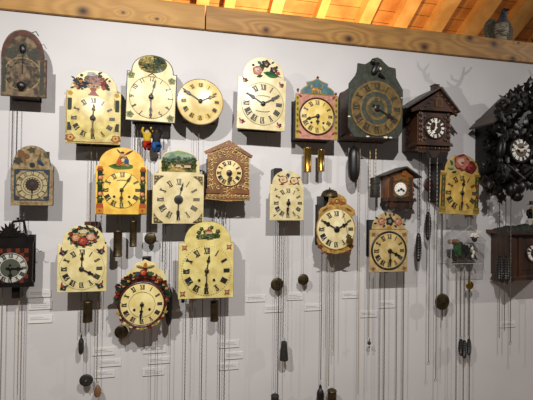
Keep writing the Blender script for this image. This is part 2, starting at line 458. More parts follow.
class Clock:
    def __init__(c, name, label, uc, vc, d=0.115, tilt=0.0, group='wall clocks hung in rows', cat='clock'):
        c.u, c.v, c.d, c.tilt = uc, vc, d, radians(tilt)
        w0 = P(uc, vc, d); c.an = Vector((w0.x, 0, w0.z))
        c.sx = (P(uc + 8, vc, d) - P(uc - 8, vc, d)).x / 16
        c.sz = (P(uc, vc - 8, d) - P(uc, vc + 8, d)).z / 16
        c.root = empty(name, c.an); tag(c.root, label, cat, group)

    def L(c, u, v):     # pixel -> local (x, z) on the plate, square to the world
        x = (u - c.u) * c.sx; z = (c.v - v) * c.sz
        t = -c.tilt
        return (x * cos(t) - z * sin(t), x * sin(t) + z * cos(t))

    def S(c, px): return px * (c.sx + c.sz) / 2

    def W(c, u, v, d):  # pixel -> local point at true depth d
        return P(u, v, d) - c.an

    def part(c, mb, name, smooth=35): return mb.build(name, c.root, smooth=smooth)

    # painted shapes, coordinates in pixels of the photograph's frame, drawn on the plate
    def blob(c, mb, u, v, ru, rv, m, surf, wob=0.08, k=5, ang=0, n=14):
        x, z = c.L(u, v)
        mb.decal(ellpts(x, z, c.S(ru), c.S(rv), n, radians(-ang), wob, k, u + v), m, surf)

    def leaf(c, mb, u, v, l, w_, ang, m, surf):
        x, z = c.L(u, v); a = radians(ang); l = c.S(l); w_ = c.S(w_)
        pts = []
        for t, q in ((0, 0), (.25, .8), (.5, 1), (.8, .55), (1, 0), (.8, -.55), (.5, -1), (.25, -.8)):
            px, pz = t * l, q * w_ / 2
            pts.append((x + px * cos(a) - pz * sin(a), z + px * sin(a) + pz * cos(a)))
        mb.decal(pts, m, surf)

    def rose(c, mb, u, v, r, surf, cols=('#8e2f2a', '#c86a58', '#efc0a4')):
        c.blob(mb, u, v, r, r * .92, paint(cols[0]), surf, .08, 5)
        for i in range(5):
            a = i * 1.257
            c.blob(mb, u + .5 * r * cos(a), v + .45 * r * sin(a), r * .42, r * .36, paint(cols[1]), surf, .1, 3)
        c.blob(mb, u - .12 * r, v - .1 * r, r * .42, r * .4, paint(cols[2]), surf, .14, 3)
        c.blob(mb, u + .05 * r, v + .05 * r, r * .16, r * .14, paint(cols[0]), surf, .1, 3)

    def poly(c, mb, pts, m, surf): mb.decal([c.L(*p) for p in pts], m, surf)

    def line(c, mb, p, q, w_, m, surf):
        mb.decal(bar(c.L(*p), c.L(*q), c.S(w_)), m, surf)

    def ring(c, mb, u, v, r, w_, m, surf, n=48, a0=0, a1=360):
        x, z = c.L(u, v)
        mb.lay += 1; o = len(mb.v); r0, r1 = c.S(r - w_ / 2), c.S(r + w_ / 2); k = n + 1
        off = 0.0004 + mb.lay * 0.000035
        for i in range(k):
            t = radians(a0 + (a1 - a0) * i / n)
            for rr in (r0, r1):
                px, pz = x + rr * sin(t), z + rr * cos(t)
                mb.v.append((px, surf(px, pz) - off, pz))
        for i in range(n): mb.face([o + 2 * i, o + 2 * i + 1, o + 2 * i + 3, o + 2 * i + 2], m)

    def hand(c, name, ang, length, m, y, style='spade', w_=1.1, tail=4, at=None):
        x0, z0 = c.L(*(at or (c.u, c.v))); a = radians(ang) + c.tilt
        er = Vector((sin(a), cos(a))); et = Vector((cos(a), -sin(a)))
        l = c.S(length); w2 = c.S(w_) / 2; tl = c.S(tail)

        def T(r, t_): p = Vector((x0, z0)) + er * r + et * t_; return (p.x, p.y)
        mb = MB()
        if style == 'spade':
            pr = [(-tl, w2 * 1.4), (0, w2), (l * .5, w2 * .75), (l * .56, w2 * 2.4), (l * .66, w2 * 2.6), (l * .74, w2 * .8), (l * .8, w2 * 1.7), (l, .15 * w2)]
        elif style == 'bar':
            pr = [(-tl, w2), (l * .8, w2 * .8), (l, .3 * w2)]
        elif style == 'arrow':
            pr = [(-tl, w2 * 1.8), (-tl * .4, w2 * .8), (l * .62, w2 * .7), (l * .66, w2 * 2.6), (l, .2 * w2)]
        else:
            pr = [(-tl, w2), (l * .75, w2), (l * .78, w2 * 3), (l * .9, w2 * 2.4), (l, .2)]
            pr[-1] = (l, .3 * w2)
        pts = [T(r, t_) for r, t_ in pr] + [T(r, -t_) for r, t_ in pr[::-1]]
        mb.prism(pts, y + 0.0006, y - 0.0006, m)
        return c.part(mb, name)

    def hub(c, r, m, y, at=None):
        x0, z0 = c.L(*(at or (c.u, c.v))); mb = MB(); r = c.S(r)
        mb.lathe([(r * .9, c.basey if hasattr(c, 'basey') else y + .006), (r, y), (r * .8, y - .0018), (r * .4, y - .003)], (x0, 0, z0), m, 'y', 16)
        return c.part(mb, 'hand_hub')

    def dial(c, u, v, r, m, dome=0.004, thick=0.002, rim=None, rimw=0, rimh=.0, extra=None, name='dial', y=None):
        """a domed disc on the plate; returns builder and its surface function"""
        x0, z0 = c.L(u, v); R = c.S(r); y0 = -c.d if y is None else y
        mb = MB()
        prof = [(R, y0 + .0005), (R, y0 - thick)]
        for k in range(1, 9):
            q = 1 - k / 8.0
            prof.append((max(R * q, R * .01), y0 - thick - dome * (1 - q * q)))
        mb.lathe(prof, (x0, 0, z0), m, 'y', 56)

        def surf(x, z):
            q = min(1.0, ((x - x0) ** 2 + (z - z0) ** 2) / (R * R)); return y0 - thick - dome * (1 - q)
        if rim:
            rw = c.S(rimw)
            pr = []
            for k in range(9):
                t = pi * k / 8; pr.append((R + rw / 2 + rw / 2 * cos(t), y0 + .0005 - (thick + rimh + rw * .45) * sin(t)))
            mb.lathe([(R + rw, y0 + .001)] + pr + [(R * .99, y0 + .001)], (x0, 0, z0), rim, 'y', 56)
        c.basey = y0 - thick
        c.topy = y0 - thick - dome
        return mb, surf

    def case(c, u0, u1, v0, v1, m=DWOOD, d1=None, bev=0):
        d1 = d1 or c.d - 0.006
        a = c.L(u0, v1); b = c.L(u1, v0); mb = MB()
        mb.box(a[0], b[0], -0.0005, -d1, a[1], b[1], m)
        # back board a touch larger, and a door line on each side
        mb.box(a[0] - .004, b[0] + .004, -0.0004, -0.008, a[1] - .004, b[1] + .006, m)
        return c.part(mb, 'case')


def dabs(c, mb, surf, inside, box_, cols, n, r0, r1, seed=1):
    """many small brush dabs inside a painted area"""
    q = random.Random(seed); k = 0; t = 0
    while k < n and t < n * 20:
        t += 1; u = q.uniform(box_[0], box_[2]); v = q.uniform(box_[1], box_[3])
        if not inside(u, v): continue
        cc = cols(u, v, q); c.blob(mb, u, v, q.uniform(r0, r1), q.uniform(r0, r1) * .7, PB(cc), surf, .25, 3, n=8); k += 1


def arch_outline(c, l, r, al, ar, top, sh, bot, n=22, e=2.15, ears=0.0):
    pts = [(l, bot), (r, bot), (r, sh)]
    cx, rx_ = (al + ar) / 2, (ar - al) / 2
    for i in range(n + 1):
        t = pi * i / n
        x = cx + rx_ * (abs(cos(t)) ** (2 / e)) * (1 if cos(t) >= 0 else -1)
        y = sh - (sh - top) * (abs(sin(t)) ** (2 / e))
        pts.append((x, y))
    pts.append((l, sh))
    return [c.L(*p) for p in pts]


def shield(c, l, r, al, ar, top, sh, bot, m, thick=0.007, border=None, bw_=1.0, edge=None, bev=.0015):
    mb = MB(); pts = arch_outline(c, l, r, al, ar, top, sh, bot)
    if border:
        mb.prism(pts, -c.d + thick, -c.d, border, bev)
        mb.prism(offset_poly(pts, c.S(bw_)), -c.d + thick * .5, -c.d - .0006, m, 0)
        y = -c.d - .0006
    else:
        mb.prism(pts, -c.d + thick, -c.d, m, bev, edge); y = -c.d
    return mb, (lambda x, z: y)


def link_chain(mb, x, y, z0, z1, m, ln=0.0085, wd=0.0036, wr=0.0009):
    z = z0; k = 0
    while z > z1:
        pts = []
        for i in range(8):
            t = 2 * pi * i / 8
            a = wd / 2 * 1.1 * cos(t); b = (ln / 2 * 1.15) * sin(t)
            pts.append((x + (a if k % 2 == 0 else a * .25), y + (0 if k % 2 == 0 else a), z - ln / 2 + b))
        mb.tube(pts, wr, m, 4, closed=True)
        z -= ln * .92; k += 1


def chain(c, u, v0, v1, d=0.06, kind='chain', m=None, end=None):
    p0 = c.W(u, v0, d); p1 = c.W(u, v1, d); mb = MB(); z1 = p1.z
    if kind == 'chain': link_chain(mb, p0.x, p0.y, p0.z + .01, z1, m or CHAIN)
    elif kind == 'rope':
        k = int((p0.z - z1) / .006) + 2
        mb.tube([(p0.x + .0008 * sin(i * 1.9), p0.y + .0008 * cos(i * 1.9), p0.z + .01 - i * (p0.z + .01 - z1) / k) for i in range(k + 1)], [.0016 + .0006 * (i % 2) for i in range(k + 1)], m or CORD, 5)
    else: mb.tube([(p0.x, p0.y, p0.z + .01), (p0.x, p0.y, z1)], .0009, m or IRON, 6)
    if end == 'ring':
        mb.tube([(p0.x + .007 * cos(t * pi / 6), p0.y, z1 - .006 + .007 * sin(t * pi / 6)) for t in range(12)], .0011, m or CHAIN, 5, True)
    if end == 'hook':
        mb.tube([(p0.x, p0.y, z1), (p0.x + .003, p0.y, z1 - .006), (p0.x - .002, p0.y, z1 - .014), (p0.x + .002, p0.y, z1 - .02), (p0.x - .001, p0.y, z1 - .028)], .0014, m or CHAIN, 5)
    return c.part(mb, 'chain' if kind in ('chain',) else 'cord')


def pendulum(c, u, v0, ub, vb, rb, d=0.05, mrod=None, mbob=None, rz=None, beyond=0, rw=.0009, spot_=False):
    p0 = c.W(ub, v0, d); p1 = c.W(ub, vb, d); s_ = (P(ub + 5, vb, d) - P(ub - 5, vb, d)).x / 10
    mb = MB(); mb.tube([(p0.x, p0.y, p0.z + .01), (p1.x, p0.y, p1.z - s_ * (beyond if beyond else 1))], rw, mrod or IRON, 6)
    rod = c.part(mb, 'pendulum_rod')
    mb = MB(); R = rb * s_; Z = (rz or rb) * s_
    prof = [(R * .05, -.007)] + [(R * sin(t * pi / 16), -.007 * cos(t * pi / 16)) for t in range(1, 16)] + [(R * .05, .007)]
    mb.lathe(prof, (p1.x, p1.y, p1.z), mbob or DBRASS, 'y', 28)
    mb.v = [(x, y, p1.z + (z - p1.z) * Z / R) for x, y, z in mb.v]
    if spot_: mb.ell((p1.x, p1.y - .007, p1.z), (.0015, .001, .0015), BONE)
    mb.lathe([(.0022, -.004), (.0028, 0), (.0022, .004)], (p1.x, p1.y - .001, p1.z - Z - .003), mrod or IRON, 'z', 8)
    b = mb.build('pendulum_bob', rod)
    return rod


def weight(u, v0, v1, hw, label, kind='cyl', m=BRASS, d=0.06, up_to=None, group='clock weights hanging on chains'):
    """px: centre u, top v0, bottom v1, half width hw"""
    pt = P(u, v0, d); pb = P(u, v1, d); s_ = (P(u + 5, v0, d) - P(u - 5, v0, d)).x / 10
    R = hw * s_; H = pt.z - pb.z; mb = MB()
    if kind == 'cyl':
        prof = [(R * .3, 0), (R * .93, 0), (R, .002), (R, H * .04), (R * .96, H * .05), (R * .96, H * .93), (R, H * .94), (R, H - .003), (R * .9, H), (R * .2, H + .001)]
        mb.lathe(prof, (0, 0, 0), m, 'z', 24)
    elif kind == 'band':
        prof = [(R * .3, 0), (R * .95, 0)]
        for k in range(3):
            prof += [(R, H * (k / 3 + .02)), (R, H * (k / 3 + .29)), (R * .9, H * (k / 3 + .30)), (R * .9, H * (k / 3 + .33))]
        prof += [(R * .6, H), (R * .2, H)]
        mb.lathe(prof, (0, 0, 0), m, 'z', 24)
    elif kind == 'capsule':
        prof = []
        for k in range(13):
            t = k / 12; prof.append((max(R * .06, R * (1 - abs(2 * t - 1) ** 3.2) ** .5), H * t))
        mb.lathe(prof, (0, 0, 0), m, 'z', 24)
    elif kind == 'frustum':
        mb.lathe([(R * .3, 0), (R * .96, 0), (R, H * .04), (R * .98, H * .1), (R * .66, H * .9), (R * .6, H * .97), (R * .3, H)], (0, 0, 0), m, 'z', 20)
    elif kind == 'bottle':
        mb.lathe([(R * .05, 0), (R * .45, H * .03), (R * .85, H * .12), (R, H * .3), (R, H * .62), (R * .8, H * .74), (R * .35, H * .84), (R * .4, H * .92), (R * .15, H)], (0, 0, 0), m, 'z', 20)
    elif kind == 'cone':   # pine cone
        prof = []; N = 22
        for k in range(N + 1):
            t = k / N; e = (max(0, sin(pi * t)) ** .32 if 0 < t < 1 else 0)
            prof.append((max(R * .1, R * (.78 * e + .22 * e * (k % 2))), H * t))
        mb.lathe(prof, (0, 0, 0), m, 'z', 16, mod=lambda a, k: 1 + .13 * sin(8 * a + (k // 2) * pi))
    elif kind == 'drop':
        mb.lathe([(R * .05, 0), (R * .6, H * .07), (R, H * .3), (R * .95, H * .5), (R * .6, H * .8), (R * .25, H * .95), (R * .1, H)], (0, 0, 0), m, 'z', 18)
    o = mb.build('clock_weight', None, (pb.x, pb.y, pb.z))
    tag(o, label, 'clock weight', group)
    h = MB(); h.tube([(0, 0, H - .001), (0, 0, H + .005)] + [(.0035 * sin(t), 0, H + .0085 - .0035 * cos(t)) for t in [i * .6 for i in range(1, 9)]], .0009, IRON, 6)
    h.build('hook', o)
    if up_to:  # own piece of line continuing upwards is the clock's chain, nothing here
        pass
    return o

PB = paint
# ------------------------------------------------------------------ clocks
# 1 weathered arched plate, top left
c = Clock('shield_clock', 'weathered brown arched shield clock with faded dial in the top left corner', 22.5, 74, .10)
c.case(6, 33, 50, 95, DWOOD)
mb, sf = shield(c, 0.8, 46.5, 0.8, 43.6, 29.5, 58, 96.5, WEATH, .010, edge=WEATHR)
c.ring(mb, 22.5, 74, 17, 1.0, WEATHL, sf)
c.ring(mb, 22.5, 74, 12, .7, WEATHG, sf)
# red worn band following the arch
cx0, rr = 22.3, 21
pts = [(cx0 + (rr) * cos(t), 58 - 27.3 * sin(t)) for t in [pi * i / 18 for i in range(19)]]
pts += [(cx0 + (rr - 4) * cos(t), 58 - 22.5 * sin(t)) for t in [pi * i / 18 for i in range(18, -1, -1)]]
c.poly(mb, pts, WEATHR, sf)
c.blob(mb, 11, 54, 6, 6, WEATHG, sf, .15); c.blob(mb, 34, 54, 7, 6, WEATHG, sf, .15)
c.blob(mb, 22, 49, 6, 7, WEATHG, sf, .2)
c.poly(mb, [(2, 60), (6, 60), (6, 93), (2, 93)], WEATHG, sf); c.poly(mb, [(40, 60), (44, 60), (44, 93), (40, 93)], WEATHG, sf)
numerals(mb, *c.L(22.5, 74), c.S(14.5), c.S(4), WEATHG, sf, bold=.8)
c.part(mb, 'dial_plate')
mb = MB()
pl = [(22.5, 62), (27, 64), (31, 70), (31.5, 77), (28, 83), (23, 87)]
mb.tube([(c.L(*p)[0], -c.d - .008, c.L(*p)[1]) for p in pl], .0012, BLACKM, 6)
x, z = c.L(22.5, 86.5); mb.ell((x, -c.d - .012, z), (.017, .012, .017), BLACKM, bumpy=.04)
c.part(mb, 'pendulum')
mb = MB(); x, z = c.L(22.5, 49); mb.ell((x, -c.d - .003, z), (.012, .008, .018), BLACKM, bumpy=.1)
mb.tube([(x, -c.d - .004, z), (x, -c.d - .006, c.L(22.5, 74)[1])], .0013, IRON, 6)
c.part(mb, 'hour_hand')
mb = MB(); mb.tube([tuple(c.W(*q, .085)) for q in ((31, 33), (36, 31.5), (38.5, 36))], .002, IRON, 6); c.part(mb, 'hanging_hook')
for u in (13, 17.5): chain(c, u, 96, 190 if u < 14 else 200, .05, m=DCHAIN)

# 2 weathered plate with square blue framed dial
c = Clock('shield_clock', 'small weathered tan shield clock with sun-shaped brass hand and square blue dial frame', 32, 185.5, .10)
c.case(17, 40, 150, 202, WOOD)
mb, sf = shield(c, 11, 53.5, 12.5, 50, 145.5, 166, 205.5, WEATHL, .008, edge=WEATH)
bl = PB('#3d4a55')
for a_, b_ in (((15, 170), (49, 170)), ((49, 170), (48.5, 200)), ((48.5, 200), (15, 200)), ((15, 200), (15, 170))): c.line(mb, a_, b_, 1.6, bl, sf)
for (a_, b_) in ((17, 172), (47, 172), (17, 198), (46.5, 198)): c.blob(mb, a_, b_, 2.6, 2.4, bl, sf, .3, 3)
c.blob(mb, 32, 185.3, 15.3, 14.4, PB('#c9b98e'), sf, 0, n=40)
for r_ in (15, 10.5, 8): c.ring(mb, 32, 185.3, r_, .6, PB('#4a4c48'), sf)
numerals(mb, *c.L(32, 185.3), c.S(12.8), c.S(3.6), PB('#44403a'), sf, arabic=True, bold=1.1)
c.blob(mb, 22, 156, 5.5, 5, PB('#7e5c3e'), sf, .3, 3); c.blob(mb, 18, 161, 4, 3.5, PB('#4c4a40'), sf, .3)
c.leaf(mb, 26, 166, 13, 3, 112, PB('#8b6a4c'), sf); c.leaf(mb, 37, 165, 13, 3, 75, PB('#6c5c44'), sf)
c.leaf(mb, 37, 160, 9, 4, -42, PB('#2f4660'), sf); c.leaf(mb, 43, 152, 8, 4, -50, PB('#64634f'), sf)
c.blob(mb, 31, 150, 3, 3, PB('#55513f'), sf, .3); c.blob(mb, 37, 153, 2.6, 2.6, PB('#a58a60'), sf, .3)
c.part(mb, 'dial_plate')
mb = MB(); x, z = c.L(32.5, 184.5)
pts = []
for i in range(32):
    t = 2 * pi * i / 32; r_ = c.S(7.2 if i % 2 == 0 else 5.6); pts.append((x + r_ * sin(t), z + r_ * cos(t)))
mb.prism(pts, -c.d - .003, -c.d - .0045, REDWOOD, .0003)
mb.prism([(x - .004, z - .02), (x + .004, z - .02), (x, z - c.S(13))], -c.d - .003, -c.d - .0045, REDWOOD)
mb.lathe([(c.S(3), -c.d - .004), (c.S(2.6), -c.d - .0065), (c.S(1), -c.d - .007)], (x, 0, z), IRON, 'y', 16)
mb.lathe([(.003, -c.d), (.003, -c.d - .008)], (x, 0, z), IRON, 'y', 10)
c.part(mb, 'hour_hand')
mb = MB(); x, z = c.L(32, 165); mb.lathe([(c.S(2.6), -c.d + .001), (c.S(2.6), -c.d - .003), (c.S(1), -c.d - .003)], (x, 0, z), BLACKM, 'y', 16); c.part(mb, 'alarm_boss')
chain(c, 24, 205, 400, .05); chain(c, 20, 205, 232, .05)

# 3 dark carved rectangular clock, left edge
c = Clock('carved_wall_clock', 'dark carved rectangular clock with silver chapter ring and red chequered corners at left edge', 10.8, 268, .11)
c.case(-10, 25, 238, 286, BLACKW)
mb = MB()
pts = [c.L(*p) for p in ((-12, 287.5), (34, 287.5), (34, 283), (32.5, 281), (32.5, 243), (34, 241), (34, 236), (-12, 236), (-12, 241), (-10.5, 243), (-10.5, 281), (-12, 283))]
mb.prism(pts, -c.d + .01, -c.d, BLACKW, .002)
c.part(mb, 'dial_frame')
mb = MB(); sf = lambda x, z: -c.d - .0005
mb.prism([c.L(*p) for p in ((-6.5, 283), (28.5, 283), (28.5, 248.5), (-6.5, 248.5))], -c.d + .001, -c.d - .0005, PB('#7e3a22'))
for i in range(8):
    for j in range(8):
        if (i + j) % 2 == 0:
            u0 = -6.5 + i * 4.375; v0 = 248.5 + j * 4.3
            c.poly(mb, [(u0, v0), (u0 + 4.375, v0), (u0 + 4.375, v0 + 4.3), (u0, v0 + 4.3)], PB('#2c2320'), sf)
c.part(mb, 'chequered_panel')
mb, s2 = c.dial(10.8, 268, 16, SILVER, .001, .003)
c.blob(mb, 10.8, 268, 9.8, 9.8, PB('#5f6455'), s2, 0, n=40)
numerals(mb, *c.L(10.8, 268), c.S(13), c.S(4.6), INK, s2)
c.ring(mb, 10.8, 268, 15.4, .5, INK, s2)
c.part(mb, 'dial')
c.hand('hour_hand', 178, 12, BLACKM, c.topy - .003, 'spade', 1.6)
c.hand('minute_hand', 92, 12.5, BLACKM, c.topy - .005, 'spade', 1.4)
c.hub(2, BLACKM, c.topy - .006)
mb = MB()   # fan-shaped crest
for i in range(9):
    a = radians(90 + (i - 4) * 19); r_ = 15 - abs(i - 4) * .6
    b0 = (9, 237); tip = (b0[0] + r_ * cos(a) * 1.05, b0[1] - r_ * sin(a))
    n_ = (-sin(a), -cos(a)); mid = (b0[0] + .6 * r_ * cos(a), b0[1] - .6 * r_ * sin(a))
    mb.prism([c.L(*b0), c.L(mid[0] + 1.7 * n_[0], mid[1] + 1.7 * n_[1]), c.L(*tip), c.L(mid[0] - 1.7 * n_[0], mid[1] - 1.7 * n_[1])], -c.d + .004 + .001 * (i % 2), -c.d - .004 - .001 * (i % 2), BLACKW, .0008)
mb.prism([c.L(*p) for p in ((-8, 237), (28, 237), (24, 233), (-4, 233))], -c.d + .008, -c.d - .002, BLACKW, .001)
c.part(mb, 'carved_crest')
mb = MB()
for p, q in (((8, 222), (19, 221)), ((19, 221), (22.5, 237)), ((8, 222), (4, 237)), ((12, 219), (14, 219))):
    A, B = c.L(*p), c.L(*q); mb.tube([(A[0], -.07, A[1]), (B[0], -.07, B[1])], .005, BLACKW, 6)
c.part(mb, 'top_bracket')
mb = MB(); A = c.L(9, 300); B = c.L(17.5, 288); mb.box(A[0], B[0], -.04, -.08, A[1], B[1] + .005, BLACKW); c.part(mb, 'strike_box')
mb = MB(); A = c.L(39, 249.5); mb.tube([tuple(c.W(*q, .07)) for q in ((30, 250), (37, 249), (39, 251.5), (42, 251))], .0018, IRON, 6); c.part(mb, 'side_hook')
chain(c, 19.4, 288, 388, .06, 'rope', CORD, 'hook'); chain(c, 2.5, 288, 402, .05)

# 4 yellow shield with urn
c = Clock('shield_clock', 'pale yellow shield clock with flower urn and bird, leftmost upright shield of top row', 93.3, 118.5, .115)
c.case(72, 116, 95, 142, DWOOD)
mb, sf = shield(c, 66, 121, 70, 117, 70, 91.5, 143.8, YELLOWC, .006)
for s_ in (-1, 1):
    uu = 93.5 + s_ * 23.8
    c.poly(mb, [(uu - 2.1, 99), (uu + 2.1, 99), (uu + 2.1, 111), (uu - 2.1, 111)], PB('#45473a'), sf)
    c.poly(mb, [(uu - 2.1, 123), (uu + 2.1, 123), (uu + 2.1, 131), (uu - 2.1, 131)], PB('#45473a'), sf)
    c.line(mb, (uu - 2.9, 97), (uu - 2.9, 133), .6, PB('#b3993f'), sf)
    c.blob(mb, uu - s_ * .5, 94.2, 2.6, 2.2, PB('#d2a83a'), sf, .2)
    c.blob(mb, uu - s_ * .8, 138.5, 4.8, 4, PB('#a5683c'), sf, .15); c.blob(mb, uu - s_ * 1.2, 138, 2.8, 2.6, PB('#dcb76a'), sf); c.blob(mb, uu - s_ * 1.2, 138, 1.1, 1.1, PB('#a32f28'), sf)
c.line(mb, (68, 142.2), (119, 142.2), 1, PB('#a0762c'), sf)
c.blob(mb, 92.5, 81, 8.6, 7.6, PB('#9c8f84'), sf, .05); c.blob(mb, 94, 81, 6.5, 5.6, PB('#b48a80'), sf, .1); c.blob(mb, 91, 74, 4.5, 2.2, PB('#bfc3bd'), sf, .1)
c.blob(mb, 92.6, 86.5, 6.5, 2.8, PB('#d7ad84'), sf, .06); c.blob(mb, 92.8, 89.5, 3.2, 1.8, PB('#a8705c'), sf)
c.poly(mb, [(87.5, 95.2), (99, 95.8), (96.5, 93.6), (94.8, 91), (91, 91), (89.6, 93.4)], PB('#b98076'), sf)
for a_, b_, q, cc in ((77, 82, 4, '#33424f'), (81, 85, 4.2, '#33424f'), (80, 81.5, 3, '#c58a4e'), (76.5, 86.5, 3, '#c98f6a'), (84.5, 87, 2.2, '#33424f'), (103, 83, 3.6, '#8e4038'), (103.5, 87.3, 2.6, '#b3614f'),
                      (106, 85, 2.3, '#4a4334'), (78, 89, 1.8, '#3c4a3a'), (81, 76, 1.6, '#3e4834'), (99.5, 76, 2.2, '#4b553c'), (107.5, 88, 1.8, '#394332'), (102, 78.5, 2.2, '#9d5a4c'), (109, 80, 1.2, '#51523a'), (86, 78, 2, '#44563d')):
    c.blob(mb, a_, b_, q, q * .85, PB(cc), sf, .18, 4)
for a_, b_, l_, an_ in ((75, 80, 5, 150), (74, 88, 4, 200), (104, 80, 5, 40), (106, 88, 4, -20), (97, 74, 5, 30)): c.leaf(mb, a_, b_, l_, 1.8, an_, PB('#39452f'), sf)
dabs(c, mb, sf, lambda u, v: ((u - 92.5) / 8) ** 2 + ((v - 81) / 7) ** 2 < 1, (84, 73, 102, 90), lambda u, v, q: q.choice(['#8c7c78', '#b88c84', '#6c6460', '#c8a494']), 45, .6, 1.4, 11)
dabs(c, mb, sf, lambda u, v: ((u - 80) / 7) ** 2 + ((v - 84) / 6) ** 2 < 1, (73, 76, 88, 91), lambda u, v, q: q.choice(['#24323c', '#33424f', '#c07a44', '#3c4a30']), 26, .7, 1.5, 12)
c.part(mb, 'dial_plate')
mb, s2 = c.dial(93.3, 118.5, 22.8, mat('dial_yellow', '#ccbf78', '#a8914a', .34, scale=26, coat=.15), .006, .001)
numerals(mb, *c.L(93.3, 118.5), c.S(18.4), c.S(5.2), INK, s2, bold=1.15)
c.part(mb, 'dial')
c.hand('hour_hand', 3, 15, DBRASS, c.topy - .003, 'spade', 1.4); c.hand('minute_hand', 181, 20, DBRASS, c.topy - .005, 'spade', 1.2)
c.hub(2.7, IRON, c.topy - .006)
chain(c, 91.6, 144, 226, .06, m=BCHAIN); chain(c, 97, 144, 226, .06, m=CHAIN)

# 5 cream shield with dark border & oval landscape
c = Clock('shield_clock', 'cream shield clock with black border and oval landscape painting above the dial', 151.3, 97.5, .115, 1.2)
c.case(131, 170, 76, 119, DWOOD)
mb, sf = shield(c, 126.2, 176.6, 130.5, 173, 55, 72.5, 122, IVORY, .007, border=BLACKM, bw_=1.0)
c.blob(mb, 151.5, 64.2, 14.2, 9.3, PB('#6f6844'), sf, 0, n=36)
c.blob(mb, 148, 60, 9, 4, PB('#c4ad62'), sf, .1); c.blob(mb, 158, 61.5, 5.5, 5, PB('#3c4a38'), sf, .2); c.blob(mb, 146, 68, 8, 3.2, PB('#b79a55'), sf, .1)
for a_, b_, q, cc in ((141, 65, 3, '#40502e'), (145, 66, 3, '#4c5c34'), (150, 67, 3, '#384a30'), (155, 66, 3.2, '#2f3f2c'), (161, 66, 2.8, '#55653c'), (158, 70, 3, '#8fa0a0'), (149, 62, 2, '#8e8a50'), (139.5, 62, 1.8, '#8b8444')): c.blob(mb, a_, b_, q, q * .7, PB(cc), sf, .2, 4)
dabs(c, mb, sf, lambda u, v: ((u - 151.5) / 12.6) ** 2 + ((v - 64.2) / 7.9) ** 2 < 1, (138, 55, 165, 73), lambda u, v, q: q.choice(['#b8a45c', '#8c8248', '#d2bd78'] if v < 62 and u < 152 else ['#2a3526', '#3a4a2c', '#5c6438', '#8f7c44']), 80, .7, 1.7, 3)
for a_, b_ in ((130.5, 76.5), (171.5, 79.5), (130.8, 115.5), (171.3, 117)):
    c.blob(mb, a_, b_, 3.4, 3.2, PB('#9aa27a'), sf, .2, 5); c.blob(mb, a_, b_, 2, 1.8, PB('#5e6d45'), sf, .2, 4); c.blob(mb, a_ + .3, b_, .9, .8, PB('#b07c3c' if b_ > 100 else '#c8b67a'), sf)
for a_ in (-1, 1): c.line(mb, (151.3, 73.5), (151.3 + a_ * 4, 76), .5, PB('#6d6a4e'), sf)
c.part(mb, 'dial_plate')
mb, s2 = c.dial(151.3, 97.5, 22, IVORY, .007, .0008)
numerals(mb, *c.L(151.3, 97.5), c.S(19), c.S(5), INK, s2, arabic=True, squeeze=.8, bold=1.1, tilt=c.tilt)
c.ring(mb, 151.3, 97.5, 21.3, .35, PB('#9b8c5c'), s2)
c.part(mb, 'dial')
c.hand('hour_hand', 12, 19, BLACKM, c.topy - .003, 'spade', 1.0); c.hand('minute_hand', 180, 21, BLACKM, c.topy - .005, 'spade', 1.0)
c.hub(2.5, BLACKM, c.topy - .006)
for u, v1 in ((135, 150), (138, 168), (141, 172)): chain(c, u, 122, v1, .05, 'rope', CHAIN)
chain(c, 164, 122, 148, .07, 'chain', DCHAIN); chain(c, 147, 122, 127, .075, 'rod'); chain(c, 156, 122, 127, .075, 'rod')
pendulum(c, 151, 122, 150.3, 238.7, 6.1, .05, beyond=14)
c5 = c

# 6 round domed clock
c = Clock('round_wall_clock', 'plain round domed cream clock with gilt numerals beside the black-bordered shield', 200.3, 102, .11)
mb = MB(); x, z = 0, 0
mb.box(-.075, .075, 0, -.10, -.075, .075, WOOD); c.part(mb, 'case')
mb, s2 = c.dial(200.3, 102, 22.4, mat('domed_cream', '#d8c692', '#bba666', .3, scale=18, coat=.2), .012, .004, rim=mat('cream_rim', '#b9a060', '#94793c', .4, scale=30), rimw=.9, rimh=.001)
gl = mat('gilt_spots', '#cdb458', '#b89a3e', .4, scale=90)
for i in range(12):
    a = radians(30 * i); c.blob(mb, 200.3 + 16.4 * sin(a), 102 - 16.4 * cos(a), 3.2, 2.9, gl, s2, .12, 6)
numerals(mb, *c.L(200.3, 102), c.S(16.4), c.S(4.0), INK, s2, bold=1.2)
c.part(mb, 'dial')
c.hand('hour_hand', 65, 17, DBRASS, c.topy - .003, 'spade', 1.3, tail=2); c.hand('minute_hand', 303, 22.5, BLACKM, c.topy - .005, 'spade', 1.1, tail=2)
c.hub(2.1, IRON, c.topy - .006)
chain(c, 194, 126, 178, .05, 'rod', CHAIN); chain(c, 199, 126, 178, .05, 'rod', CHAIN)

